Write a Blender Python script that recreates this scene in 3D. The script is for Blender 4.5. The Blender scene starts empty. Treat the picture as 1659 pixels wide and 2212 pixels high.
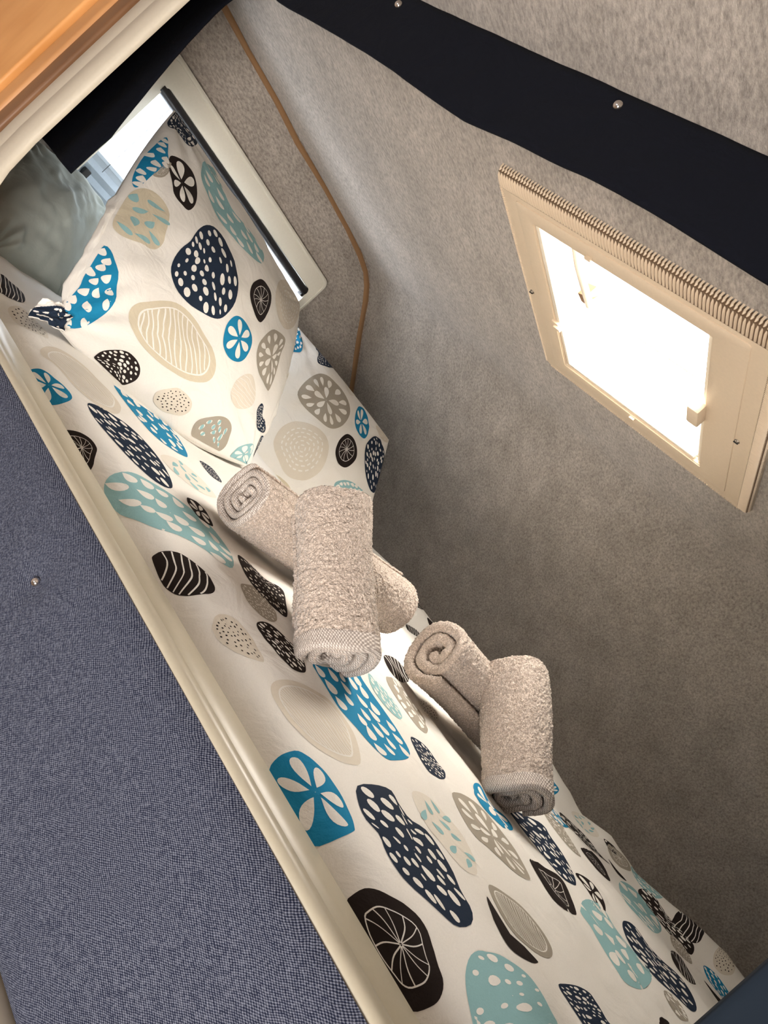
import bpy, bmesh, math, random
import numpy as np
from mathutils import Vector, Matrix

scene = bpy.context.scene
C = scene.collection
PI = math.pi

# ------------------------------------------------------------------ camera, world, lights, exposure
cam_d = bpy.data.cameras.new('camera')
cam_d.sensor_fit = 'HORIZONTAL'
cam_d.sensor_width = 36.0
cam_d.lens = 36.0 * 1497.65 / 1659.0
cam_d.clip_start = 0.01
cam_o = bpy.data.objects.new('camera', cam_d)
C.objects.link(cam_o)
roll, pan, pitch = math.radians(47.505), math.radians(30.287), math.radians(-0.896)
CAM = Vector((1.636, -0.485, 0.226))
Fv = Vector((-math.sin(pan) * math.cos(pitch), math.cos(pan) * math.cos(pitch), math.sin(pitch)))
Rv = Vector((math.cos(pan), math.sin(pan), 0))
Uv = Rv.cross(Fv)
cx = Rv * math.cos(roll) + Uv * math.sin(roll)
cy = Uv * math.cos(roll) - Rv * math.sin(roll)
M = Matrix((cx, cy, -Fv)).transposed().to_4x4()
M.translation = CAM
cam_o.matrix_world = M
scene.camera = cam_o

scene.view_settings.view_transform = 'Standard'
scene.view_settings.look = 'None'
scene.view_settings.gamma = 1.0
scene.view_settings.use_curve_mapping = False
scene.view_settings.exposure = 0.34

world = bpy.data.worlds.new('daylight')
scene.world = world
world.use_nodes = True
wn = world.node_tree.nodes
wn['Background'].inputs['Color'].default_value = (0.93, 0.96, 1.0, 1)
wn['Background'].inputs['Strength'].default_value = 6.0

def area(name, loc, rot, sx, sy, power, col, portal=False):
    d = bpy.data.lights.new(name, 'AREA'); d.shape = 'RECTANGLE'; d.size = sx; d.size_y = sy
    d.energy = power; d.color = col
    if portal: d.cycles.is_portal = True
    o = bpy.data.objects.new(name, d); C.objects.link(o); o.location = loc; o.rotation_euler = rot
    return o
# daylight arriving through the roof hatch, the bunk window and the living-area windows behind the camera
area('hatch_daylight', (1.115, 0.55, 0.80), (0, 0, 0), 0.30, 0.36, 5.6, (1.0, 0.93, 0.84))
area('bunk_window_daylight', (-0.10, 0.66, 0.22), (0, -PI / 2, 0), 0.42, 0.62, 4.2, (0.76, 0.89, 1.0))
area('side_window_daylight', (2.36, -1.15, -0.33), (0, PI / 2 + 0.40, 0), 0.44, 0.90, 62, (1.0, 0.90, 0.79))
area('rear_window_daylight', (0.9, -3.02, -0.1), (PI / 2, 0, PI), 1.2, 0.6, 88, (1.0, 0.94, 0.87))

# ------------------------------------------------------------------ materials
def new_mat(name):
    m = bpy.data.materials.new(name); m.use_nodes = True
    nt = m.node_tree; b = nt.nodes['Principled BSDF']
    return m, nt, b
def N(nt, t, **kw):
    n = nt.nodes.new(t)
    for k, v in kw.items():
        if k in n.inputs: n.inputs[k].default_value = v
        else: setattr(n, k, v)
    return n
def plain(name, col, rough=0.5, metal=0.0, bump=0.0, bscale=200, spec=None):
    m, nt, b = new_mat(name)
    b.inputs['Base Color'].default_value = (*col, 1); b.inputs['Roughness'].default_value = rough
    b.inputs['Metallic'].default_value = metal
    if spec is not None: b.inputs['Specular IOR Level'].default_value = spec
    tc = N(nt, 'ShaderNodeTexCoord'); no = N(nt, 'ShaderNodeTexNoise', Scale=bscale, Detail=3.0)
    nt.links.new(tc.outputs['Object'], no.inputs['Vector'])
    mx = N(nt, 'ShaderNodeMixRGB', blend_type='MULTIPLY'); mx.inputs[0].default_value = 0.10
    mx.inputs[1].default_value = (*col, 1)
    nt.links.new(no.outputs['Fac'], mx.inputs[2]); nt.links.new(mx.outputs[0], b.inputs['Base Color'])
    if bump:
        bp = N(nt, 'ShaderNodeBump', Strength=bump, Distance=0.001)
        nt.links.new(no.outputs['Fac'], bp.inputs['Height']); nt.links.new(bp.outputs[0], b.inputs['Normal'])
    return m

def carpet_mat(name, c1, c2):
    m, nt, b = new_mat(name)
    b.inputs['Roughness'].default_value = 0.95; b.inputs['Specular IOR Level'].default_value = 0.15
    b.inputs['Sheen Weight'].default_value = 0.25
    tc = N(nt, 'ShaderNodeTexCoord'); mp = N(nt, 'ShaderNodeMapping')
    mp.inputs['Rotation'].default_value = (0.3, 0.5, 0.6); mp.inputs['Scale'].default_value = (1, 0.42, 1)
    nt.links.new(tc.outputs['Object'], mp.inputs[0])
    a = N(nt, 'ShaderNodeTexNoise', Scale=210.0, Detail=5.0, Roughness=0.72)
    c = N(nt, 'ShaderNodeTexNoise', Scale=14.0, Detail=4.0, Roughness=0.6)
    f = N(nt, 'ShaderNodeTexNoise', Scale=900.0, Detail=2.0)
    for n in (a, c, f): nt.links.new(mp.outputs[0], n.inputs['Vector'])
    r = N(nt, 'ShaderNodeValToRGB'); r.color_ramp.elements[0].position = 0.30; r.color_ramp.elements[0].color = (*c1, 1)
    r.color_ramp.elements[1].position = 0.62; r.color_ramp.elements[1].color = (*c2, 1)
    nt.links.new(a.outputs['Fac'], r.inputs[0])
    r2 = N(nt, 'ShaderNodeValToRGB'); r2.color_ramp.elements[0].position = 0.25; r2.color_ramp.elements[0].color = (0.80, 0.79, 0.78, 1)
    r2.color_ramp.elements[1].position = 0.7; r2.color_ramp.elements[1].color = (1.12, 1.12, 1.12, 1)
    nt.links.new(c.outputs['Fac'], r2.inputs[0])
    mx = N(nt, 'ShaderNodeMixRGB', blend_type='MULTIPLY'); mx.inputs[0].default_value = 1.0
    nt.links.new(r.outputs[0], mx.inputs[1]); nt.links.new(r2.outputs[0], mx.inputs[2])
    nt.links.new(mx.outputs[0], b.inputs['Base Color'])
    ad = N(nt, 'ShaderNodeMath', operation='ADD'); nt.links.new(a.outputs['Fac'], ad.inputs[0]); nt.links.new(f.outputs['Fac'], ad.inputs[1])
    bp = N(nt, 'ShaderNodeBump', Strength=0.5, Distance=0.0015)
    nt.links.new(ad.outputs[0], bp.inputs['Height']); nt.links.new(bp.outputs[0], b.inputs['Normal'])
    return m

def cloth_mat(name, col, rough=0.85, weave=0.12, warm=None):
    m, nt, b = new_mat(name)
    b.inputs['Base Color'].default_value = (*col, 1); b.inputs['Roughness'].default_value = rough
    b.inputs['Specular IOR Level'].default_value = 0.2
    tc = N(nt, 'ShaderNodeTexCoord')
    w1 = N(nt, 'ShaderNodeTexNoise', Scale=700.0, Detail=2.0)
    w2 = N(nt, 'ShaderNodeTexNoise', Scale=19.0, Detail=5.0, Distortion=1.4)
    nt.links.new(tc.outputs['Object'], w1.inputs['Vector']); nt.links.new(tc.outputs['Object'], w2.inputs['Vector'])
    mx = N(nt, 'ShaderNodeMixRGB', blend_type='MULTIPLY'); mx.inputs[0].default_value = 0.10
    mx.inputs[1].default_value = (*col, 1); nt.links.new(w1.outputs['Fac'], mx.inputs[2]); nt.links.new(mx.outputs[0], b.inputs['Base Color'])
    ad = N(nt, 'ShaderNodeMath', operation='MULTIPLY_ADD'); ad.inputs[1].default_value = 0.05
    nt.links.new(w1.outputs['Fac'], ad.inputs[0]); nt.links.new(w2.outputs['Fac'], ad.inputs[2])
    bp = N(nt, 'ShaderNodeBump', Strength=max(weave, 0.16)*2.2, Distance=0.008)
    nt.links.new(ad.outputs[0], bp.inputs['Height']); nt.links.new(bp.outputs[0], b.inputs['Normal'])
    return m

def weave_mat(name, dark, light, pitch, axes, thr=0.5, rot=0.0):
    """coarse two-tone basket weave on a plane"""
    m, nt, b = new_mat(name)
    b.inputs['Roughness'].default_value = 0.9; b.inputs['Specular IOR Level'].default_value = 0.15
    tc = N(nt, 'ShaderNodeTexCoord'); mp = N(nt, 'ShaderNodeMapping'); nt.links.new(tc.outputs['Object'], mp.inputs[0]); mp.inputs['Rotation'].default_value = (0, rot, 0)
    dn = N(nt, 'ShaderNodeTexNoise', Scale=30.0, Detail=3.0); nt.links.new(tc.outputs['Object'], dn.inputs['Vector'])
    ds = N(nt, 'ShaderNodeVectorMath', operation='SCALE'); ds.inputs['Scale'].default_value = 0.006
    nt.links.new(dn.outputs['Color'], ds.inputs[0])
    av = N(nt, 'ShaderNodeVectorMath', operation='ADD'); nt.links.new(mp.outputs[0], av.inputs[0]); nt.links.new(ds.outputs[0], av.inputs[1])
    sp = N(nt, 'ShaderNodeSeparateXYZ'); nt.links.new(av.outputs[0], sp.inputs[0])
    def s(out, k, ph=0.0):
        mu = N(nt, 'ShaderNodeMath', operation='MULTIPLY_ADD'); mu.inputs[1].default_value = k; mu.inputs[2].default_value = ph
        nt.links.new(out, mu.inputs[0]); si = N(nt, 'ShaderNodeMath', operation='SINE'); nt.links.new(mu.outputs[0], si.inputs[0]); return si.outputs[0]
    k = 2 * PI / pitch
    # rows along x, offset knots: sin(kz) * sin(kx + z shift)
    sh = N(nt, 'ShaderNodeMath', operation='MULTIPLY_ADD'); sh.inputs[1].default_value = 0.5
    nt.links.new(sp.outputs[axes[1]], sh.inputs[0]); nt.links.new(sp.outputs[axes[0]], sh.inputs[2])
    a1 = s(sp.outputs[axes[1]], k); a2 = s(sh.outputs[0], k * 0.72)
    ad = N(nt, 'ShaderNodeMath', operation='ADD'); nt.links.new(a1, ad.inputs[0]); nt.links.new(a2, ad.inputs[1])
    mr = N(nt, 'ShaderNodeMapRange'); mr.inputs['From Min'].default_value = -0.9; mr.inputs['From Max'].default_value = 1.7
    nt.links.new(ad.outputs[0], mr.inputs['Value'])
    no = N(nt, 'ShaderNodeTexNoise', Scale=520.0, Detail=3.0); nt.links.new(tc.outputs['Object'], no.inputs['Vector'])
    nm = N(nt, 'ShaderNodeMath', operation='MULTIPLY_ADD'); nm.inputs[1].default_value = 1.5; nm.inputs[2].default_value = -0.78
    nt.links.new(no.outputs['Fac'], nm.inputs[0])
    a3 = N(nt, 'ShaderNodeMath', operation='ADD', use_clamp=True); nt.links.new(mr.outputs[0], a3.inputs[0]); nt.links.new(nm.outputs[0], a3.inputs[1])
    mx = N(nt, 'ShaderNodeMixRGB'); mx.inputs[1].default_value = (*dark, 1); mx.inputs[2].default_value = (*light, 1)
    nt.links.new(a3.outputs[0], mx.inputs[0]); nt.links.new(mx.outputs[0], b.inputs['Base Color'])
    bp = N(nt, 'ShaderNodeBump', Strength=0.35, Distance=0.0006); nt.links.new(ad.outputs[0], bp.inputs['Height']); nt.links.new(bp.outputs[0], b.inputs['Normal'])
    return m

def wood_mat(name, c1, c2):
    m, nt, b = new_mat(name); b.inputs['Roughness'].default_value = 0.38
    tc = N(nt, 'ShaderNodeTexCoord'); mp = N(nt, 'ShaderNodeMapping'); mp.inputs['Scale'].default_value = (6, 6, 1.2)
    nt.links.new(tc.outputs['Object'], mp.inputs[0])
    n1 = N(nt, 'ShaderNodeTexNoise', Scale=2.2, Detail=6.0, Distortion=1.6); nt.links.new(mp.outputs[0], n1.inputs['Vector'])
    w = N(nt, 'ShaderNodeTexWave', Scale=1.6, Distortion=7.0, Detail=3.0); w.wave_type = 'RINGS'; nt.links.new(mp.outputs[0], w.inputs['Vector'])
    mi = N(nt, 'ShaderNodeMixRGB'); mi.inputs[0].default_value = 0.3; nt.links.new(n1.outputs['Fac'], mi.inputs[1]); nt.links.new(w.outputs['Fac'], mi.inputs[2])
    r = N(nt, 'ShaderNodeValToRGB'); r.color_ramp.elements[0].position = 0.2; r.color_ramp.elements[0].color = (*c1, 1)
    r.color_ramp.elements[1].position = 0.8; r.color_ramp.elements[1].color = (*c2, 1)
    nt.links.new(mi.outputs[0], r.inputs[0]); nt.links.new(r.outputs[0], b.inputs['Base Color'])
    return m

def terry_mat(name, c1, c2):
    m, nt, b = new_mat(name); b.inputs['Roughness'].default_value = 0.95; b.inputs['Specular IOR Level'].default_value = 0.1
    b.inputs['Sheen Weight'].default_value = 0.4; b.inputs['Sheen Roughness'].default_value = 0.6
    tc = N(nt, 'ShaderNodeTexCoord')
    dn = N(nt, 'ShaderNodeTexNoise', Scale=260.0, Detail=2.0); nt.links.new(tc.outputs['Object'], dn.inputs['Vector'])
    ds = N(nt, 'ShaderNodeVectorMath', operation='SCALE'); ds.inputs['Scale'].default_value = 0.004; nt.links.new(dn.outputs['Color'], ds.inputs[0])
    av = N(nt, 'ShaderNodeVectorMath', operation='ADD'); nt.links.new(tc.outputs['Object'], av.inputs[0]); nt.links.new(ds.outputs[0], av.inputs[1])
    v = N(nt, 'ShaderNodeTexVoronoi', Scale=560.0); v.feature = 'SMOOTH_F1'; n = N(nt, 'ShaderNodeTexNoise', Scale=420.0, Detail=3.0, Roughness=0.6)
    nt.links.new(av.outputs[0], v.inputs['Vector']); nt.links.new(av.outputs[0], n.inputs['Vector'])
    su = N(nt, 'ShaderNodeMath', operation='SUBTRACT'); nt.links.new(n.outputs['Fac'], su.inputs[0]); nt.links.new(v.outputs['Distance'], su.inputs[1])
    r = N(nt, 'ShaderNodeValToRGB'); r.color_ramp.elements[0].position = 0.0; r.color_ramp.elements[0].color = (*c1, 1)
    r.color_ramp.elements[1].position = 0.30; r.color_ramp.elements[1].color = (*c2, 1)
    nt.links.new(su.outputs[0], r.inputs[0]); nt.links.new(r.outputs[0], b.inputs['Base Color'])
    bp = N(nt, 'ShaderNodeBump', Strength=0.9, Distance=0.0016); nt.links.new(su.outputs[0], bp.inputs['Height']); nt.links.new(bp.outputs[0], b.inputs['Normal'])
    return m

M_carpet = carpet_mat('grey_carpet_lining', (0.20, 0.175, 0.152), (0.475, 0.422, 0.372))
M_cream = plain('cream_plastic', (0.66, 0.585, 0.46), 0.32)
M_creamjamb = plain('cream_painted_moulding', (0.62, 0.55, 0.44), 0.4)
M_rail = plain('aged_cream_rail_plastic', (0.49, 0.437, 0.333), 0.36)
M_hatch = plain('hatch_cream_plastic', (0.74, 0.60, 0.44), 0.38)
M_hatch_in = plain('hatch_pale_plastic', (0.86, 0.78, 0.64), 0.4)
M_white_plastic = plain('window_frame_plastic', (0.72, 0.68, 0.58), 0.35)
M_black = plain('black_blind_tube', (0.012, 0.011, 0.012), 0.35)
M_navy = cloth_mat('navy_curtain_cloth', (0.003, 0.0038, 0.008), 1.0, 0.2)
M_piping = plain('tan_piping', (0.30, 0.165, 0.075), 0.55)
M_chrome = plain('chrome_stud', (0.78, 0.72, 0.68), 0.18, 1.0)
M_screw = plain('steel_screw', (0.35, 0.31, 0.26), 0.3, 1.0)
M_vent_shade = plain('vent_shade_brown', (0.17, 0.105, 0.06), 0.6)  # shade between the vent ribs, put into a dark brown colour
M_dark = plain('dark_gap', (0.02, 0.018, 0.018), 0.8)
M_panel = weave_mat('blue_woven_upholstery', (0.010, 0.013, 0.032), (0.185, 0.198, 0.25), 0.00145, ('X', 'Z'), rot=0.76)
M_wood = wood_mat('honey_maple_veneer', (0.62, 0.27, 0.075), (0.80, 0.40, 0.14))
M_wood_dark = wood_mat('brown_wood_edging', (0.15, 0.068, 0.028), (0.21, 0.098, 0.04))
M_wood_mid = wood_mat('maple_edging', (0.50, 0.235, 0.085), (0.60, 0.29, 0.11))
M_floor = wood_mat('floor_vinyl', (0.30, 0.22, 0.15), (0.42, 0.32, 0.22))
M_green = cloth_mat('sage_pillowcase_cotton', (0.40, 0.435, 0.40), 0.85, 0.1)
M_ribbed = plain('pale_blue_grey_pleated_blind', (0.42, 0.50, 0.58), 0.7)
M_terry = terry_mat('grey_beige_terry', (0.48, 0.385, 0.315), (0.80, 0.67, 0.575))
M_band = weave_mat('towel_border_twill', (0.36, 0.305, 0.27), (0.82, 0.745, 0.68), 0.0022, ('X', 'Z'))
PRINT = {
    'w': cloth_mat('white_cotton', (0.885, 0.85, 0.79), 0.8, 0.10),
    'n': cloth_mat('navy_print', (0.013, 0.024, 0.048), 0.8, 0.08),
    'k': cloth_mat('black_brown_print', (0.018, 0.011, 0.009), 0.8, 0.08),
    'b': cloth_mat('bright_blue_print', (0.010, 0.235, 0.44), 0.8, 0.08),
    't': cloth_mat('teal_print', (0.30, 0.52, 0.54), 0.8, 0.08),
    'g': cloth_mat('taupe_print', (0.40, 0.355, 0.29), 0.8, 0.08),
    'e': cloth_mat('beige_print', (0.66, 0.585, 0.44), 0.8, 0.08),
    'p': cloth_mat('pale_stone_print', (0.745, 0.675, 0.57), 0.8, 0.08),
    'l': cloth_mat('light_stone_print', (0.80, 0.745, 0.655), 0.8, 0.08),
}
PKEYS = list(PRINT)
M_mattress = cloth_mat('mattress_ticking', (0.55, 0.53, 0.5), 0.9, 0.1)
mg, nt, b = new_mat('acrylic_window_pane')
nt.nodes.remove(b)
g1 = N(nt, 'ShaderNodeBsdfTransparent'); g1.inputs[0].default_value = (0.97, 0.98, 1, 1); g2 = N(nt, 'ShaderNodeBsdfGlossy', Roughness=0.04)
g3 = N(nt, 'ShaderNodeMixShader'); g3.inputs[0].default_value = 0.06
nt.links.new(g1.outputs[0], g3.inputs[1]); nt.links.new(g2.outputs[0], g3.inputs[2]); nt.links.new(g3.outputs[0], nt.nodes['Material Output'].inputs[0])
M_glass = mg

# ------------------------------------------------------------------ mesh helpers
def tag(o, label=None, cat=None, group=None, kind=None):
    if label: o['label'] = label
    if cat: o['category'] = cat
    if group: o['group'] = group
    if kind: o['kind'] = kind
    return o
def link(name, me, mats, parent=None):
    for m in (mats if isinstance(mats, (list, tuple)) else [mats]): me.materials.append(m)
    o = bpy.data.objects.new(name, me); C.objects.link(o)
    if parent is not None:
        o.parent = parent
        o.matrix_parent_inverse = parent.matrix_world.inverted() if False else Matrix.Translation(-parent.location)
    return o
def mesh_np(name, verts, faces, mats, parent=None, fmat=None, smooth=True):
    """verts (n,3) array; faces list/array of quads or tris"""
    me = bpy.data.meshes.new(name)
    me.from_pydata([tuple(v) for v in verts] if not isinstance(verts, np.ndarray) else verts.tolist(), [],
                   faces.tolist() if isinstance(faces, np.ndarray) else faces)
    if fmat is not None: me.polygons.foreach_set('material_index', np.asarray(fmat, dtype=np.int32))
    me.polygons.foreach_set('use_smooth', np.full(len(me.polygons), smooth))
    me.update()
    return link(name, me, mats, parent)
def empty(name, loc):
    o = bpy.data.objects.new(name, None); C.objects.link(o); o.location = loc; o.empty_display_size = 0.05
    return o
class BM:
    def __init__(s): s.b = bmesh.new()
    def box(s, x0, x1, y0, y1, z0, z1):
        v = [s.b.verts.new(p) for p in ((x0,y0,z0),(x1,y0,z0),(x1,y1,z0),(x0,y1,z0),(x0,y0,z1),(x1,y0,z1),(x1,y1,z1),(x0,y1,z1))]
        for f in ((0,3,2,1),(4,5,6,7),(0,1,5,4),(1,2,6,5),(2,3,7,6),(3,0,4,7)): s.b.faces.new([v[i] for i in f])
        return s
    def prism(s, prof, a0, a1, axis='x', open_ends=False):
        """prof: list of 2-D points; swept along axis"""
        def P(p, a):
            return {'x': (a, p[0], p[1]), 'y': (p[0], a, p[1]), 'z': (p[0], p[1], a)}[axis]
        A = [s.b.verts.new(P(p, a0)) for p in prof]; B = [s.b.verts.new(P(p, a1)) for p in prof]
        n = len(prof)
        for i in range(n): s.b.faces.new((A[i], A[(i+1)%n], B[(i+1)%n], B[i]))
        if not open_ends: s.b.faces.new(A[::-1]); s.b.faces.new(B)
        return s
    def tube(s, pts, r, seg=16, ends=True, rf=None):
        pts = [Vector(p) for p in pts]; rings = []
        for i, p in enumerate(pts):
            t = (pts[min(i+1, len(pts)-1)] - pts[max(i-1, 0)]).normalized()
            u = t.orthogonal().normalized(); w = t.cross(u)
            rr = r if rf is None else rf(i)
            rings.append([s.b.verts.new(p + u*rr*math.cos(a) + w*rr*math.sin(a)) for a in [2*PI*k/seg for k in range(seg)]])
        # align twist
        for A, B in zip(rings, rings[1:]):
            off = min(range(seg), key=lambda k: (A[0].co - B[k].co).length)
            d1 = (A[1].co - B[(off+1)%seg].co).length; d2 = (A[1].co - B[(off-1)%seg].co).length
            sg = 1 if d1 <= d2 else -1
            Bn = [B[(off+sg*k)%seg] for k in range(seg)]; B[:] = Bn
            for k in range(seg): s.b.faces.new((A[k], A[(k+1)%seg], B[(k+1)%seg], B[k]))
        if ends: s.b.faces.new(rings[0][::-1]); s.b.faces.new(rings[-1])
        return s
    def dome(s, c, n, r, h, seg=20, rings=7):
        c = Vector(c); n = Vector(n).normalized(); u = n.orthogonal().normalized(); w = n.cross(u)
        R = []
        for i in range(rings):
            a = PI/2 * i/(rings-1); rr = r*math.cos(a); hh = h*math.sin(a)
            if i == rings-1: R.append([s.b.verts.new(c+n*hh)])
            else: R.append([s.b.verts.new(c+n*hh+u*rr*math.cos(t)+w*rr*math.sin(t)) for t in [2*PI*k/seg for k in range(seg)]])
        for A, B in zip(R, R[1:]):
            for k in range(seg):
                if len(B) == 1: s.b.faces.new((A[k], A[(k+1)%seg], B[0]))
                else: s.b.faces.new((A[k], A[(k+1)%seg], B[(k+1)%seg], B[k]))
        s.b.faces.new(R[0][::-1])
        return s
    def done(s, name, mat, parent=None, bevel=0, smooth=False, seg=2):
        bmesh.ops.recalc_face_normals(s.b, faces=s.b.faces)
        if bevel: bmesh.ops.bevel(s.b, geom=[e for e in s.b.edges if e.calc_face_angle(0) > 0.5], offset=bevel, segments=seg, affect='EDGES', profile=0.6, clamp_overlap=True)
        me = bpy.data.meshes.new(name); s.b.to_mesh(me); s.b.free()
        for p in me.polygons: p.use_smooth = smooth or bevel > 0
        o = link(name, me, mat, parent)
        if (bevel or smooth): 
            try: me.set_sharp_from_angle(angle=math.radians(50))
            except Exception: pass
        return o
def frame_ring(name, outer, inner, mat, parent, n0, n1, to3):
    """closed band between two outlines (same count) from depth n0 to n1; to3(p, d)->xyz"""
    k = len(outer); V = []; F = []
    for ring, d in ((outer, n0), (outer, n1), (inner, n1), (inner, n0)):
        V += [to3(p, d) for p in ring]
    for r in range(4):
        a, c = r*k, ((r+1) % 4)*k
        for i in range(k): F.append((a+i, a+(i+1)%k, c+(i+1)%k, c+i))
    bm = BM(); vs = [bm.b.verts.new(v) for v in V]
    for f in F: bm.b.faces.new([vs[i] for i in f])
    return bm.done(name, mat, parent, bevel=0.0012)
def rrect(x0, x1, y0, y1, r, n=6):
    P = []
    for cxx, cyy, a0 in ((x1-r, y1-r, 0), (x0+r, y1-r, PI/2), (x0+r, y0+r, PI), (x1-r, y0+r, 3*PI/2)):
        P += [(cxx+r*math.cos(a0+PI/2*i/n), cyy+r*math.sin(a0+PI/2*i/n)) for i in range(n+1)]
    return P

# value noise usable on arrays
_rs = np.random.RandomState(7)
_tab = _rs.rand(64, 64)
def vnoise(x, y):
    xi = np.floor(x).astype(int); yi = np.floor(y).astype(int); fx = x-xi; fy = y-yi
    fx = fx*fx*(3-2*fx); fy = fy*fy*(3-2*fy)
    t = lambda a, b: _tab[a % 64, b % 64]
    return (t(xi, yi)*(1-fx)+t(xi+1, yi)*fx)*(1-fy)+(t(xi, yi+1)*(1-fx)+t(xi+1, yi+1)*fx)*fy - 0.5
def fbm(x, y, o=3):
    s = 0; a = 1.0
    for k in range(o): s = s+a*vnoise(x*2**k+17.3*k, y*2**k+5.1*k); a *= 0.5
    return s

# ------------------------------------------------------------------ setting
CEIL = 0.686
def struct(o): o['kind'] = 'structure'; return o
def wall_with_hole(name, plane, at, thick, u0, u1, v0, v1, holes, mat):
    """slab perpendicular to 'plane' with rectangular holes (list of (a0,a1,b0,b1)); (u,v) span it"""
    us = sorted({u0, u1, *[h[0] for h in holes], *[h[1] for h in holes]}); vs = sorted({v0, v1, *[h[2] for h in holes], *[h[3] for h in holes]})
    bm = bmesh.new()
    inside = lambda a, c: any(h[0] < a < h[1] and h[2] < c < h[3] for h in holes)
    def P(u, v, d):
        return {'x': (at+d, u, v), 'y': (u, at+d, v), 'z': (u, v, at+d)}[plane]
    cells = {}
    vd = {}
    def vert(i, j, d):
        if (i, j, d) not in vd: vd[(i, j, d)] = bm.verts.new(P(us[i], vs[j], d))
        return vd[(i, j, d)]
    ok = {(i, j) for i in range(len(us)-1) for j in range(len(vs)-1) if not inside((us[i]+us[i+1])/2, (vs[j]+vs[j+1])/2)}
    for i, j in ok:
        for d in (0, thick): bm.faces.new([vert(i, j, d), vert(i+1, j, d), vert(i+1, j+1, d), vert(i, j+1, d)])
        for (di, dj), (a, c) in {(-1, 0): ((0, 0), (0, 1)), (1, 0): ((1, 0), (1, 1)), (0, -1): ((0, 0), (1, 0)), (0, 1): ((0, 1), (1, 1))}.items():
            if (i+di, j+dj) not in ok:
                bm.faces.new([vert(i+a[0], j+a[1], 0), vert(i+c[0], j+c[1], 0), vert(i+c[0], j+c[1], thick), vert(i+a[0], j+a[1], thick)])
    bmesh.ops.recalc_face_normals(bm, faces=bm.faces)
    me = bpy.data.meshes.new(name); bm.to_mesh(me); bm.free()
    return struct(link(name, me, mat))

XR = 2.25; YB = -2.9; ZF = -1.62
wall_with_hole('wall_left', 'x', 0.0, -0.04, YB, 1.9, ZF, CEIL+0.02, [(0.30, 1.01, 0.02, 0.49)], M_carpet)
wall_with_hole('wall_right', 'x', XR, 0.04, YB, 1.9, ZF, CEIL+0.02, [(-1.62, -0.68, -0.52, 0.02)], M_carpet)
wall_with_hole('wall_back', 'y', YB, -0.04, 0, XR, ZF, CEIL+0.02, [(0.3, 1.5, -0.4, 0.2)], M_carpet)
wall_with_hole('ceiling', 'z', CEIL, 0.035, -0.02, XR+0.02, YB, 1.077, [(0.955, 1.281, 0.356, 0.741)], M_carpet)
struct(BM().box(-0.04, XR+0.04, YB, 2.0, ZF-0.04, ZF).done('floor', M_floor))
# front wall: the ceiling rolls over and slopes down to the bed
prof = [(1.075, 0.686), (1.11, 0.6835), (1.15, 0.669), (1.20, 0.645), (1.253, 0.612), (1.309, 0.572), (1.378, 0.520), (1.46, 0.462), (1.538, 0.400),
        (1.61, 0.335), (1.67, 0.265), (1.72, 0.18), (1.75, 0.09), (1.762, -0.02), (1.765, -0.3), (1.77, ZF)]
prof2 = [(y+0.03, z+0.03) for y, z in prof[::-1]]
struct(BM().prism(prof+prof2, -0.02, XR+0.02, 'x').done('wall_front', M_carpet, smooth=True))

# tan piping on the seam between end panel and lining
seam = [(-0.05, 0.683), (0.289, 0.683), (0.38, 0.680), (0.512, 0.683), (0.63, 0.679), (0.787, 0.683), (0.944, 0.683), (1.05, 0.679), (1.12, 0.668), (1.17, 0.650),
        (1.22, 0.620), (1.262, 0.585), (1.32, 0.540), (1.378, 0.498), (1.45, 0.445), (1.538, 0.380), (1.62, 0.30), (1.70, 0.18), (1.74, 0.03)]
bm = BM()
pv = []
for i, (y, z) in enumerate(seam):
    p0 = seam[max(i-1, 0)]; p1 = seam[min(i+1, len(seam)-1)]
    d = Vector((p1[0]-p0[0], p1[1]-p0[1])).normalized(); nrm = Vector((d.y, -d.x))
    w = 0.010+0.006*max(0, min(1, (y-1.0)/0.2)) + 0.0015*math.sin(i*2.1)
    row = []
    for a, h in ((-0.004, 0.0), (-0.003, 0.004), (w*0.3, 0.0062), (w*0.8, 0.005), (w, 0.0)):
        row.append(bm.b.verts.new((h, y+nrm.x*a, z+nrm.y*a)))
    pv.append(row)
for A, B in zip(pv, pv[1:]):
    for k in range(4): bm.b.faces.new((A[k], A[k+1], B[k+1], B[k]))
    bm.b.faces.new((A[4], A[0], B[0], B[4]))
struct(bm.done('trim_1', M_piping, smooth=True))

# ---- bunk end window
win = struct(empty('window_1', (0.0, 0.66, 0.0)))
WY0, WY1, WZ0, WZ1 = 0.262, 1.036, -0.02, 0.540
to_x = lambda p, d: (d, p[0], p[1])
frame_ring('window_frame', rrect(WY0, WY1, WZ0, WZ1, 0.022), rrect(WY0+0.048, WY1-0.034, WZ0+0.05, WZ1-0.060, 0.012), M_white_plastic, win, -0.035, 0.022, to_x)
frame_ring('frame_rim', rrect(WY0+0.004, WY1-0.004, WZ0+0.004, WZ1-0.004, 0.020), rrect(WY0+0.011, WY1-0.011, WZ0+0.011, WZ1-0.011, 0.016), M_white_plastic, win, 0.020, 0.0245, to_x)
BM().box(-0.030, -0.026, WY0+0.04, WY1-0.03, WZ0+0.04, WZ1-0.04).done('window_pane', M_glass, win)
bt = BM().tube([(0.012, 0.305, 0.468), (0.012, 0.64, 0.468), (0.012, 0.998, 0.466)], 0.0125, 20).done('roller_blind_tube', M_black, win, smooth=True)
BM().box(0.0, 0.020, 0.990, 1.001, 0.448, 0.486).done('blind_end_bracket', M_black, bt, bevel=0.003)
BM().box(0.0, 0.020, 0.300, 0.311, 0.450, 0.486).done('blind_end_bracket', M_black, bt, bevel=0.003)
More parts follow.
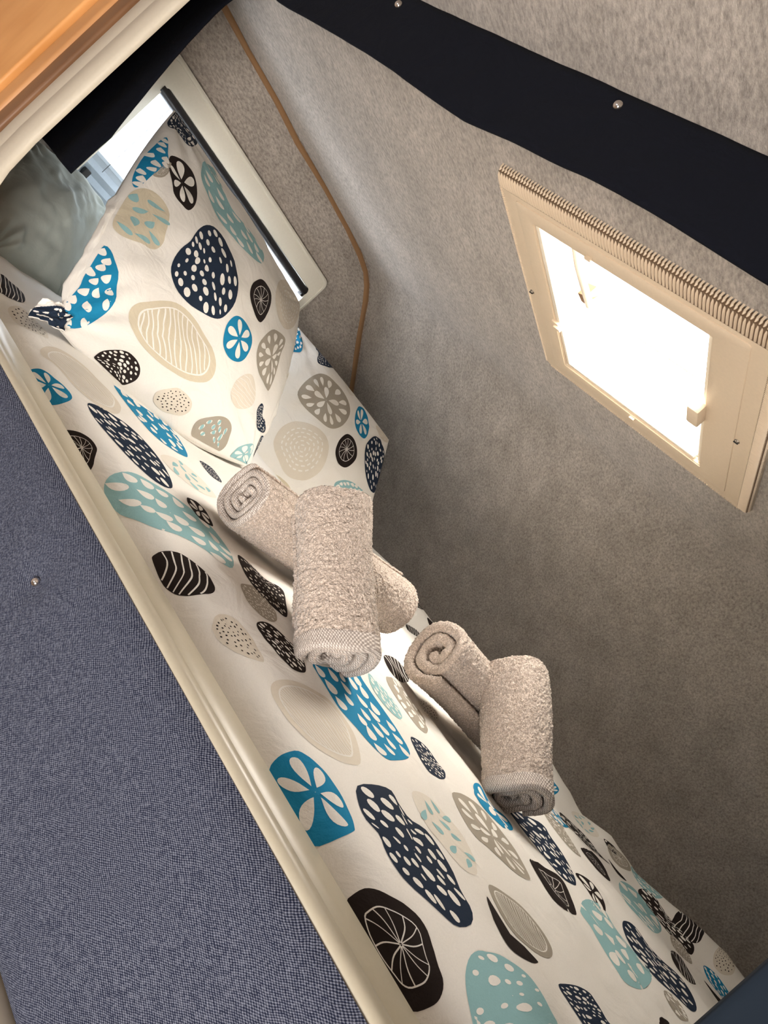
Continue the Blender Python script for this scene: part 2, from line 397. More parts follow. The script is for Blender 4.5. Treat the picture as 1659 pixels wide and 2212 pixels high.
# pleated blind folded up from the sill
bm = BM(); k = 17; zz = [0.03+0.240*i/k for i in range(k+1)]
fr = [[bm.b.verts.new((x + (0.006 if i % 2 else 0.0), y, z)) for y in (0.31, 1.0)] for x in (0.0,) for i, z in enumerate(zz)]
bk = [[bm.b.verts.new((-0.0015 + (0.006 if i % 2 else 0.0), y, z)) for y in (0.31, 1.0)] for i, z in enumerate(zz)]
for A, B in zip(fr, fr[1:]): bm.b.faces.new((A[0], A[1], B[1], B[0]))
for A, B in zip(bk, bk[1:]): bm.b.faces.new((A[0], B[0], B[1], A[1]))
bm.done('pleated_blind', M_ribbed, win)
BM().box(-0.002, 0.010, 0.31, 1.0, 0.268, 0.276).done('blind_top_rail', M_ribbed, win, bevel=0.001)
for y in (0.352,): BM().tube([(0.012, y, 0.25), (0.012, y, 0.46)], 0.0006, 6).done('blind_cord', M_dark, win)
BM().box(0.002, 0.016, 0.322, 0.338, 0.20, 0.232).done('blind_catch', M_black, win, bevel=0.003)

# ---- living-area windows behind the camera
w2 = struct(empty('window_2', (XR, -1.15, -0.52)))
frame_ring('window_frame', rrect(-1.64, -0.66, -0.54, 0.04, 0.03), rrect(-1.60, -0.70, -0.50, 0.0, 0.02), M_white_plastic, w2, XR-0.015, XR+0.03, to_x)
BM().box(XR+0.008, XR+0.012, -1.61, -0.69, -0.51, 0.01).done('window_pane', M_glass, w2)
w3 = struct(empty('window_3', (0.9, YB, -0.4)))
frame_ring('window_frame', rrect(0.28, 1.52, -0.42, 0.22, 0.03), rrect(0.32, 1.48, -0.38, 0.18, 0.02), M_white_plastic, w3, YB+0.015, YB-0.03, lambda p, d: (p[0], d, p[1]))

BM().box(0.31, 1.49, YB-0.012, YB-0.008, -0.39, 0.19).done('window_pane', M_glass, w3)

# ---- cream jamb plate of the bunk opening, rounded lower corner
def jamb(name, flip=False):
    inner = [(0.515, 0.684), (0.513, 0.50), (0.511, 0.30), (0.511, 0.20), (0.518, 0.145), (0.540, 0.095), (0.572, 0.052), (0.615, 0.020), (0.67, 0.004), (0.70, 0.0)]
    outer = [(0.434, 0.684), (0.434, 0.50), (0.434, 0.30), (0.434, 0.20), (0.440, 0.12), (0.455, 0.06), (0.480, 0.01), (0.515, -0.015), (0.56, -0.028), (0.60, -0.03)]
    if flip:
        inner = [(2.255-(x-0.0), z) for x, z in inner]; outer = [(2.255-x, z) for x, z in outer]
    bm = BM(); rows = []
    for (a, c), (e, g) in zip(inner, outer):
        d = Vector((e-a, g-c)); L = d.length; d.normalize()
        pts = [(0.002, 0.006), (0.0, 0.002), (0.002, -0.003), (0.008, -0.006), (L*0.55, -0.0062), (L*0.57, -0.0052), (L*0.60, -0.0052), (L-0.004, -0.006), (L, -0.004), (L, 0.006)]
        rows.append([bm.b.verts.new((a+d.x*s, y, c+d.y*s)) for s, y in pts])
    n = len(rows[0])
    for A, B in zip(rows, rows[1:]):
        for k in range(n): bm.b.faces.new((A[k], A[(k+1)%n], B[(k+1)%n], B[k]))
    bm.b.faces.new(rows[0]); bm.b.faces.new(rows[-1][::-1])
    return struct(bm.done(name, M_creamjamb, smooth=True))
jamb('trim_2')
# ---- bed rail along the bunk edge
rp = [(0.0, -0.006), (0.0, -0.003), (0.0015, 0.002), (0.006, 0.0045), (0.014, 0.0050), (0.0175, 0.0020), (0.0185, 0.0006), (0.0195, 0.0016), (0.056, 0.0022), (0.0595, 0.0), (0.060, -0.004), (0.060, -0.030)]
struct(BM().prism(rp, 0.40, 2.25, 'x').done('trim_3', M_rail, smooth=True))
struct(BM().box(0.0, 2.25, 0.066, 1.75, -0.14, -0.11).done('trim_4', M_cream))

# ---- overhead cabinet at left in the living area
cab = tag(empty('tall_cabinet', (0.2, 0.0, 0.0)), 'honey maple cabinet front with brown edging left of the cream bunk opening', 'cabinet')
BM().box(0.404, 0.4375, -0.013, 0.03, -0.9, CEIL-0.001).done('edging', M_wood_dark, cab, bevel=0.005, seg=3)
BM().box(0.372, 0.4085, -0.0175, 0.03, -0.9, CEIL-0.001).done('stile', M_wood_mid, cab, bevel=0.007, seg=4)
BM().box(0.0, 0.372, -0.010, 0.03, -0.9, CEIL-0.001).done('body', M_wood_dark, cab)
BM().box(0.004, 0.3685, -0.026, -0.011, -0.88, CEIL-0.004).done('door', M_wood, cab, bevel=0.005, seg=4)

# ---- blue upholstered panel under the rail
pan_o = tag(empty('upholstered_panel', (1.2, -0.004, -0.24)), 'large blue-grey woven fabric panel below the cream bed rail with chrome stud', 'panel')
nx, nz = 150, 26
X = np.linspace(0.445, 2.24, nx); Z = np.linspace(-0.238, -0.003, nz)
gx, gz = np.meshgrid(X, Z)
puff = 0.012*np.clip(1-((gz+0.121)/0.117)**4, 0, 1)**0.5 + 0.0015*fbm(gx*9, gz*9)
r2 = (gx-1.156)**2+(gz+0.073)**2
puff = puff - 0.006*np.exp(-r2/(2*0.012**2))
V = np.stack([gx, -0.001-puff, gz], -1).reshape(-1, 3)
def grid_faces(n, m, off=0):
    i, j = np.meshgrid(np.arange(m-1), np.arange(n-1)); a = (j*m+i).ravel()+off
    return np.stack([a, a+1, a+m+1, a+m], -1)
Fq = grid_faces(nz, nx)
mesh_np('fabric_cover', V, Fq, M_panel, pan_o)
BM().box(0.445, 2.24, 0.0, 0.018, -0.236, -0.008).done('backing_board', M_wood_dark, pan_o)
BM().dome((1.156, -0.0085, -0.073), (0, -1, 0), 0.0047, 0.0042).done('stud', M_chrome, pan_o, smooth=True)
struct(BM().box(0.36, 2.24, -0.014, 0.02, -0.250, -0.2405).done('trim_5', M_cream, bevel=0.002))

# ---- navy curtains and valance
def drape(name, P, mat, th=0.004, parent=None):
    """P: (rows, cols, 3) array for the front; gives it thickness along the mean normal"""
    n, m, _ = P.shape
    du = np.gradient(P, axis=1); dv = np.gradient(P, axis=0); nn = np.cross(du, dv); nn /= np.linalg.norm(nn, axis=-1, keepdims=True)+1e-9
    V = np.concatenate([P.reshape(-1, 3), (P+nn*th).reshape(-1, 3)])
    F = grid_faces(n, m).tolist(); F += [tuple(reversed(f)) for f in grid_faces(n, m, n*m).tolist()]
    k = n*m
    for j in range(m-1):
        F.append((j, j+k, j+1+k, j+1)); a = (n-1)*m+j; F.append((a, a+1, a+1+k, a+k))
    for i in range(n-1):
        a = i*m; F.append((a, a+m, a+m+k, a+k)); a = i*m+m-1; F.append((a, a+k, a+m+k, a+m))
    return mesh_np(name, V, F, mat, parent)
val = tag(empty('valance', (1.3, 0.058, 0.60)), 'long navy fabric valance with chrome studs hanging from the ceiling above the bunk', 'valance')
vx = np.array([0.55, 0.567, 0.634, 0.699, 0.77, 0.866, 1.011, 1.083, 1.147, 1.238, 1.406, 1.6, 1.9, 2.24]); vz = np.array([0.599, 0.597, 0.595, 0.592, 0.589, 0.586, 0.578, 0.583, 0.583, 0.586, 0.583, 0.582, 0.585, 0.583])
xs = np.linspace(0.53, 2.24, 240); ss = np.linspace(0, 1, 14)
gx, gs = np.meshgrid(xs, ss); zb = np.interp(gx, vx, vz)
P = np.stack([gx, 0.056+0.004*np.sin(gx*14)*gs+0.0015*fbm(gx*20, gs*3), (CEIL-0.001)*(1-gs)+zb*gs], -1)
drape('cloth', P, M_navy, 0.003, val)
for sx_, sz_ in ((0.779, 0.666), (1.155, 0.667), (1.545, 0.667)):
    BM().dome((sx_, 0.0545, sz_), (0, -1, 0), 0.0056, 0.0048).done('stud', M_chrome, val, smooth=True)

# left curtain bunched behind the jamb
sz = np.linspace(0, 1, 40); su = np.linspace(0, 1, 60)
gu, gs = np.meshgrid(su, sz)
zt = 0.684; zbm = np.interp(gu, [0, 0.3, 1], [0.12, 0.212, 0.205])
zz = zt*(1-gs)+zbm*gs
xe = np.interp(zz, [-0.02, 0.21, 0.29, 0.395, 0.456, 0.524, 0.574, 0.69], [0.447, 0.447, 0.449, 0.424, 0.412, 0.396, 0.394, 0.405])
xx = 0.03+(xe-0.03)*gu
yy = 0.098-0.03*(1-gu)+0.010*np.sin(gu*17+gs*1.5)*(0.4+0.6*gs)+0.004*fbm(gu*8, gs*6)
cur = drape('gathered_curtain', np.stack([xx, yy, zz], -1), M_navy, 0.004)
tag(cur, 'navy curtain gathered in front of the bright window behind the cream jamb', 'curtain')
# right curtain, nearest the camera
gu, gs = np.meshgrid(np.linspace(0, 1, 70), np.linspace(0, 1, 30))
xx = 1.731+0.48*gu; zz = 0.684*(1-gs)+0.012*gs
yy = 0.050+0.012*np.sin(gu*26)*(0.5+0.5*gs)-0.012
cur2 = drape('gathered_curtain', np.stack([xx, yy+0.0*zz, zz], -1), plain('teal_navy_curtain_cloth', (0.003, 0.010, 0.021), 0.95), 0.004)
tag(cur2, 'dark navy curtain edge in the lower right corner over the foot of the bed', 'curtain')

# ---- roof hatch
hat = tag(empty('roof_hatch', (1.13, 0.55, CEIL)), 'cream roof hatch with ribbed border and bright opening in the grey carpeted ceiling', 'roof hatch')
HX0, HX1, HY0, HY1 = 0.884, 1.389, 0.278, 0.803
OX0, OX1, OY0, OY1 = 0.951, 1.285, 0.352, 0.745
to_z = lambda p, d: (p[0], p[1], CEIL-d)
frame_ring('frame', rrect(HX0, HX1, HY0, HY1, 0.022), rrect(OX0, OX1, OY0, OY1, 0.003), M_hatch, hat, -0.002, 0.010, to_z)
# ribbed border: one half-round rib after another
def ribs(name, a0, a1, b0, b1, n, along, h=0.0045, wrap=0):
    bm = BM(); p = (a1-a0)/n
    for i in range(n):
        c0 = a0+p*(i+0.20); c1 = a0+p*(i+0.80); pr = []
        for t in range(7):
            a = PI*t/6; pr.append(((c0+c1)/2-(c1-c0)/2*math.cos(a), math.sin(a)))
        rows = []
        seq = ((0, 0.05), (0.08, 0.8), (0.5, 1.0), (0.92, 0.8), (1.0, 0.05))
        if wrap: seq = ((-0.22, -1.0), (-0.20, 0.0), (-0.12, 0.55), (0.05, 0.95), (0.35, 1.0), (0.75, 0.85), (1.0, 0.05))
        if wrap < 0: seq = tuple((1-q, s) for q, s in seq)
        for q, s in seq:
            bb = b0+(b1-b0)*q; base = 0.0085
            if s < 0: s = 0.0; base = -0.001
            elif wrap and (q < -0.05 or q > 1.05): base = 0.006
            rows.append([bm.b.verts.new((u, bb, CEIL-base-(h*s+(0.0 if base < 0 else 0.0005))*hh) if along == 'x' else (bb, u, CEIL-base-(h*s+(0.0 if base < 0 else 0.0005))*hh)) for u, hh in pr])
        for A, B in zip(rows, rows[1:]):
            for k in range(6): bm.b.faces.new((A[k], A[k+1], B[k+1], B[k]))
    return bm.done(name, M_hatch, hat, smooth=True)
BM().box(HX0+0.010, HX1-0.016, HY0-0.0035, HY0+0.031, CEIL-0.0112, CEIL-0.001).done('vent_shade_strip', M_vent_shade, hat)  # dark strips behind the ribs paint the shade in their gaps
BM().box(HX1-0.018, HX1+0.002, HY0+0.038, HY1-0.014, CEIL-0.0112, CEIL-0.009).done('vent_shade_strip', M_vent_shade, hat)
ribs('rib_strip', HX0+0.008, HX1-0.012, HY0+0.000, HY0+0.034, 84, 'x', 0.006, 1)
ribs('rib_strip', HY0+0.036, HY1-0.012, HX1-0.021, HX1+0.000, 110, 'y', 0.0045, -1)
ribs('rib_strip', HY0+0.030, HY1-0.012, HX0+0.001, HX0+0.006, 110, 'y', 0.003)
ribs('rib_strip', HX0+0.012, HX1-0.012, HY1-0.006, HY1-0.001, 110, 'x', 0.003)
# raised blind casing panel around the opening
frame_ring('inner_surround', rrect(0.918, 1.342, 0.320, 0.775, 0.006), rrect(OX0-0.002, OX1+0.002, OY0-0.002, OY1+0.002, 0.003), M_hatch, hat, 0.008, 0.0118, to_z)
# reveal walls up through the roof
frame_ring('reveal', rrect(OX0-0.004, OX1+0.004, OY0-0.004, OY1+0.004, 0.003), rrect(OX0+0.001, OX1-0.001, OY0+0.001, OY1-0.001, 0.003), M_hatch_in, hat, -0.075, 0.004, to_z)
# domed translucent lid
bm = BM(); nn = 12; rows = []
for i in range(nn+1):
    rows.append([bm.b.verts.new((OX0-0.02+(OX1-OX0+0.04)*i/nn, OY0-0.02+(OY1-OY0+0.04)*j/nn, CEIL+0.075+0.03*(1-abs(2*i/nn-1)**3)*(1-abs(2*j/nn-1)**3))) for j in range(nn+1)])
for A, B in zip(rows, rows[1:]):
    for k in range(nn): bm.b.faces.new((A[k], A[k+1], B[k+1], B[k]))
lid_m, nt_, b_ = new_mat('white_translucent_acrylic')
nt_.nodes.remove(b_)
tr = N(nt_, 'ShaderNodeBsdfTranslucent'); tr.inputs[0].default_value = (1, 0.97, 0.92, 1); tp = N(nt_, 'ShaderNodeBsdfTransparent'); tp.inputs[0].default_value = (1, 0.98, 0.94, 1)
ms = N(nt_, 'ShaderNodeMixShader'); ms.inputs[0].default_value = 0.5; nt_.links.new(tr.outputs[0], ms.inputs[1]); nt_.links.new(tp.outputs[0], ms.inputs[2])
nt_.links.new(ms.outputs[0], nt_.nodes['Material Output'].inputs[0])
bm.done('dome', lid_m, hat, smooth=True)
# blind cassette rail seen at left inside the opening
BM().box(0.953, 0.962, 0.354, 0.60, CEIL-0.010, CEIL+0.02).done('blind_rail', M_hatch_in, hat, bevel=0.002)
BM().box(0.953, 0.960, 0.61, 0.742, CEIL-0.008, CEIL+0.016).done('blind_rail', M_hatch_in, hat, bevel=0.002)
BM().box(1.276, 1.284, 0.354, 0.743, CEIL-0.006, CEIL+0.010).done('blind_rail', M_hatch_in, hat, bevel=0.003)
BM().box(0.958, 1.27, 0.736, 0.744, CEIL-0.008, CEIL+0.004).done('blind_rail', M_hatch_in, hat, bevel=0.002)
# catch on the right, handle, clips
BM().box(1.267, 1.289, 0.525, 0.572, CEIL-0.030, CEIL-0.010).done('catch', M_hatch, hat, bevel=0.004)
hd = BM().tube([(1.004, 0.372, CEIL+0.03), (1.012, 0.385, CEIL+0.012), (1.022, 0.41, CEIL+0.004), (1.030, 0.45, CEIL+0.002), (1.034, 0.50, CEIL+0.004), (1.030, 0.515, CEIL+0.03)], 0.0065, 12).done('handle', M_hatch_in, hat, smooth=True)
BM().prism([(1.006, 0.492), (1.026, 0.486), (1.030, 0.512), (1.012, 0.510)], CEIL+0.006, CEIL+0.03, 'z').done('handle_shadow_wedge', M_wood_dark, hd)  # solid brown wedge standing in for the shadow beside the handle
for y in (0.594, 0.612): BM().box(0.945, 0.962, y, y+0.007, CEIL-0.016, CEIL-0.006).done('clip', M_hatch, hat, bevel=0.001)
for (sx_, sy_) in ((1.07, 0.345), (1.13, 0.752)): BM().box(sx_-0.006, sx_+0.006, sy_-0.003, sy_+0.003, CEIL-0.0165, CEIL-0.010).done('clip', M_hatch, hat, bevel=0.001)
for (sx_, sy_) in ((0.899, 0.552), (1.341+0.006, 0.569)):
    s_ = BM().dome((sx_, sy_, CEIL-0.0105), (0, 0, -1), 0.0048, 0.003).done('screw', M_screw, hat, smooth=True)
    BM().box(sx_-0.004, sx_+0.004, sy_-0.0006, sy_+0.0006, CEIL-0.0145, CEIL-0.0128).done('slot', M_dark, s_)
# stiffening bars across the dome
for k in range(3): BM().box(1.06+0.075*k, 1.125+0.075*k, 0.640, 0.644, CEIL+0.070, CEIL+0.076).done('dome_bar', M_hatch, hat, bevel=0.001)

# ------------------------------------------------------------------ bed
mat_o = BM().box(0.03, 2.20, 0.085, 1.66, -0.11, -0.066).done('mattress', M_mattress, bevel=0.02, seg=4)
tag(mat_o, 'mattress under the printed duvet behind the cream bed rail', 'mattress')

CREST_X = np.array([0.0, 0.45, 0.66, 0.75, 0.868, 0.959, 1.15, 1.421, 1.489, 1.541, 1.612, 1.669, 1.70, 1.758, 1.815, 1.861, 1.904, 1.957, 2.2])
CREST_Z = np.array([0.085, 0.09, 0.097, 0.108, 0.096, 0.089, 0.085, 0.092, 0.080, 0.066, 0.085, 0.079, 0.075, 0.087, 0.099, 0.106, 0.111, 0.105, 0.10])
def duvet_z(x, y):
    x = np.asarray(x, float); y = np.asarray(y, float)
    base = np.interp(y, [0.0, 0.058, 0.068, 0.095, 0.14, 0.20, 0.27, 0.36, 0.5, 0.8, 1.05, 1.15, 1.6], [-0.06, -0.050, -0.020, 0.016, 0.038, 0.053, 0.063, 0.069, 0.073, 0.070, 0.055, 0.055, 0.02])
    # smooth the polyline a little
    for k in (-0.008, 0.008): base = base + np.interp(y+k, [0.0, 0.058, 0.068, 0.095, 0.14, 0.20, 0.27, 0.36, 0.5, 0.8, 1.05, 1.15, 1.6], [-0.06, -0.050, -0.020, 0.016, 0.038, 0.053, 0.063, 0.069, 0.073, 0.070, 0.055, 0.055, 0.02])
    base = base/3
    cz = np.interp(x, CREST_X, CREST_Z)
    w = np.exp(-((y-1.3)/0.085)**2)
    z = base*(1-w)+cz*w
    fade = np.clip((y-0.07)/0.10, 0, 1)
    near = np.exp(-((y-0.13)/0.07)**2)
    z = z + fade*(0.007*fbm(x*5.0, y*6.0, 3) + 0.0030*fbm(x*17+40, y*11, 2) + near*0.0065*fbm(x*13+3+y*9, y*15+9, 2) + 0.0022*np.sin((y*1.0+0.12*x+0.05*fbm(x*3, y*3))*70)*np.exp(-((y-0.42)/0.16)**2)*np.clip((x-1.15)/0.2, 0, 1))
    # hollows where towels and pillows press down
    for (hx, hy, hr, hh) in ((1.11, 0.30, 0.07, 0.014), (1.15, 0.48, 0.07, 0.014), (1.40, 0.56, 0.09, 0.014), (1.52, 0.52, 0.05, 0.006), (0.76, 0.38, 0.15, 0.032), (0.30, 0.28, 0.14, 0.03)):
        z = z - hh*np.exp(-((x-hx)**2+(y-hy)**2)/(2*hr*hr))
    return z
def duvet_S(u, v):
    e = 0.004
    z = duvet_z(u, v); zx = (duvet_z(u+e, v)-duvet_z(u-e, v))/(2*e); zy = (duvet_z(u, v+e)-duvet_z(u, v-e))/(2*e)
    n = np.stack([-zx, -zy, np.ones_like(zx)], -1); n /= np.linalg.norm(n, axis=-1, keepdims=True)
    return np.stack([np.asarray(u, float)+0*z, np.asarray(v, float)+0*z, z], -1), n

# ---- pillows: four corners, puffed both ways, pinched corners
class Pillow:
    def __init__(s, c00, c10, c11, c01, T, seed, bow=0.035, wr=1.0):
        s.c = [np.array(c, float) for c in (c00, c10, c11, c01)]; s.T = T; s.seed = seed; s.bow = bow; s.wr = wr
        n = np.cross(s.c[1]-s.c[0], s.c[3]-s.c[0])+np.cross(s.c[2]-s.c[1], s.c[3]-s.c[1]); s.n = n/np.linalg.norm(n)
    def P(s, a, b, side=1):
        """a, b in [0,1]"""
        a = np.asarray(a, float); b = np.asarray(b, float)
        # edges bow inwards between the corners
        A = 2*a-1; B = 2*b-1
        bL, bR, bB, bT = s.bow
        a2 = a - np.where(A < 0, bL, bR)*A*(1-B*B)*np.abs(A)**1.5; b2 = b - np.where(B < 0, bB, bT)*B*(1-A*A)*np.abs(B)**1.5
        c = s.c; q = ((1-a2)*(1-b2))[..., None]*c[0]+(a2*(1-b2))[..., None]*c[1]+(a2*b2)[..., None]*c[2]+((1-a2)*b2)[..., None]*c[3]
        ea = np.clip(1-A**2, 0, 1); eb = np.clip(1-B**2, 0, 1)
        h = s.T*(ea**0.42)*(eb**0.42)*(0.72+0.28*ea*eb)
        edge = np.clip(ea*eb*6, 0, 1)
        r = np.minimum(np.hypot(1-np.abs(A), 1-np.abs(B)), 1)
        ang = np.arctan2(1-np.abs(A)+1e-6, 1-np.abs(B)+1e-6)
        wr = 0.008*fbm(a*4+s.seed*3.7, b*4+s.seed, 3) + 0.0035*np.sin(ang*17+s.seed*2+3*fbm(a*3, b*3+s.seed))*np.clip(1-r*1.6, 0, 1)
        hh = h + edge*wr*s.wr
        return q + s.n*(side*hh)[..., None]
    def S(s, u, v):
        e = 0.004
        p = s.P(u, v); pu = s.P(u+e, v)-s.P(u-e, v); pv = s.P(u, v+e)-s.P(u, v-e)
        n = np.cross(pu, pv); n /= np.linalg.norm(n, axis=-1, keepdims=True)+1e-12
        n = np.where((n@s.n < 0)[..., None], -n, n)
        return p, n
PIL_A = Pillow((0.672, 0.118, 0.042), (0.742, 0.560, 0.068), (0.10, 0.941, 0.420), (0.06, 0.335, 0.455), 0.066, 1.0, (-0.030, -0.05, -0.055, 0.0), 2.1)
PIL_B = Pillow((0.39, 0.74, 0.045), (0.785, 1.07, 0.050), (0.44, 1.262, 0.352), (0.06, 0.96, 0.375), 0.045, 2.0, (0, 0, 0, -0.01), 1.6)
PIL_C = Pillow((0.395, 0.122, 0.018), (0.40, 0.27, 0.012), (0.12, 0.37, 0.200), (0.10, 0.145, 0.185), 0.058, 3.0, (-0.07, -0.02, 0.0, -0.02), 2.4)

# ---- printed motifs: faces of the same mesh as the cloth, laid on it
def catmull(P, n):
    P = np.asarray(P, float); k = len(P); t = np.arange(n)*k/n; i = t.astype(int); f = (t-i)[:, None]
    p0, p1, p2, p3 = P[(i-1) % k], P[i % k], P[(i+1) % k], P[(i+2) % k]
    return 0.5*((2*p1)+(-p0+p2)*f+(2*p0-5*p1+4*p2-p3)*f*f+(-p0+3*p1-3*p2+p3)*f**3)
class Cloth:
    def __init__(s): s.V = []; s.F = []; s.M = []; s.n = 0
    def add(s, V, F, m):
        s.V.append(V); F = [tuple(int(i)+s.n for i in f) for f in F]; s.F += F; s.M += [m]*len(F); s.n += len(V)
class Motif:
    def __init__(s, outline, scale_uv):
        """outline: list of (u,v); scale_uv metric size of one unit of u and v"""
        s.o = catmull(outline, 48); s.c = s.o.mean(0); s.sc = np.array(scale_uv)
        d = s.o-s.c; s.size = np.linalg.norm(d*s.sc, axis=1).mean()
        ml = (d*s.sc); cov = np.cov(ml.T); w, v = np.linalg.eigh(cov); ax = v[:, 1]; s.phi = math.atan2(ax[1], ax[0])
    def disc(s, x, y):
        """unit disc -> uv"""
        x = np.asarray(x, float); y = np.asarray(y, float); rho = np.hypot(x, y); th = np.arctan2(y, x)
        t = (th/(2*PI) % 1.0)*48; i = t.astype(int) % 48; f = (t-np.floor(t))[..., None]
        o = s.o[i]*(1-f)+s.o[(i+1) % 48]*f
        return s.c+(o-s.c)*rho[..., None]
def lay(cl, S, uv, rings, m, eps):
    """uv: (R,K,2) rows of rings from centre outwards"""
    R, K, _ = uv.shape
    P, n = S(uv[..., 0], uv[..., 1]); V = (P+n*eps).reshape(-1, 3); F = []
    for r in range(R-1):
        for k in range(K):
            a, b_ = r*K+k, r*K+(k+1) % K
            F.append((a, b_, b_+K, a+K) if rings else (a, b_, b_+K, a+K))
    cl.add(V, F, m)
def patch(cl, S, mo, cx_, cy_, shape, m, eps, rr=2, K=None):
    """shape: list of disc-space offsets (K,2)"""
    sh = np.asarray(shape); q = np.linspace(0.02, 1, rr)[:, None, None]*sh[None]
    uv = mo.disc(cx_+q[..., 0], cy_+q[..., 1]); lay(cl, S, uv, True, m, eps)
def mpatch(cl, S, mo, cx_, cy_, shape, m, eps, rr=2):
    """like patch, but the small shape keeps its own proportions on the cloth"""
    q = np.linspace(0.02, 1, rr)[:, None, None]*np.asarray(shape)[None]*mo.size*1.15/mo.sc
    lay(cl, S, mo.disc(cx_, cy_)+q, True, m, eps)
def ell(a, b, rot=0, n=12):
    t = np.arange(n)*2*PI/n; x = a*np.cos(t); y = b*np.sin(t); return np.stack([x*math.cos(rot)-y*math.sin(rot), x*math.sin(rot)+y*math.cos(rot)], -1)
def tear(a, b, rot=0, n=16):
    """teardrop: pointed at -x"""
    t = np.arange(n)*2*PI/n; x = a*np.cos(t); y = b*np.sin(t)*(0.5+0.5*np.cos(t))**0.6*1.35
    return np.stack([x*math.cos(rot)-y*math.sin(rot), x*math.sin(rot)+y*math.cos(rot)], -1)
def stroke(cl, S, mo, pts, w, m, eps):
    pts = np.asarray(pts, float); d = np.gradient(pts, axis=0); nn = np.stack([-d[:, 1], d[:, 0]], -1); nn /= np.linalg.norm(nn, axis=1, keepdims=True)+1e-9
    ww = np.full(len(pts), w)[:, None]; A = pts+nn*ww; B = pts-nn*ww
    uv = np.stack([mo.disc(A[:, 0], A[:, 1]), mo.disc(B[:, 0], B[:, 1])]); P, n = S(uv[..., 0], uv[..., 1]); V = (P+n*eps)
    k = len(pts); F = [(i, i+1, k+i+1, k+i) for i in range(k-1)]; cl.add(V.reshape(-1, 3), F, m)
def scatter(rnd, n, rmax, dmin):
    P = []
    for _ in range(4000):
        a = rnd.random()*2*PI; r = rmax*math.sqrt(rnd.random()); x, y = r*math.cos(a), r*math.sin(a)
        if all((x-q[0])**2+(y-q[1])**2 > dmin*dmin for q in P): P.append((x, y))
        if len(P) >= n: break
    return P
def mscatter(rnd, mo, n, rmax, dmin):
    P = []; Q = []
    for _ in range(2500):
        a = rnd.random()*2*PI; r = rmax*math.sqrt(rnd.random()); x, y = r*math.cos(a), r*math.sin(a)
        q = mo.disc(x, y)*mo.sc/mo.size
        edge = (mo.disc(math.cos(a), math.sin(a))*mo.sc/mo.size); 
        if np.linalg.norm(edge-q) < 0.13: continue
        if all(np.hypot(*(q-t)) > dmin for t in Q): P.append((x, y)); Q.append(q)
        if len(P) >= n: break
    return P
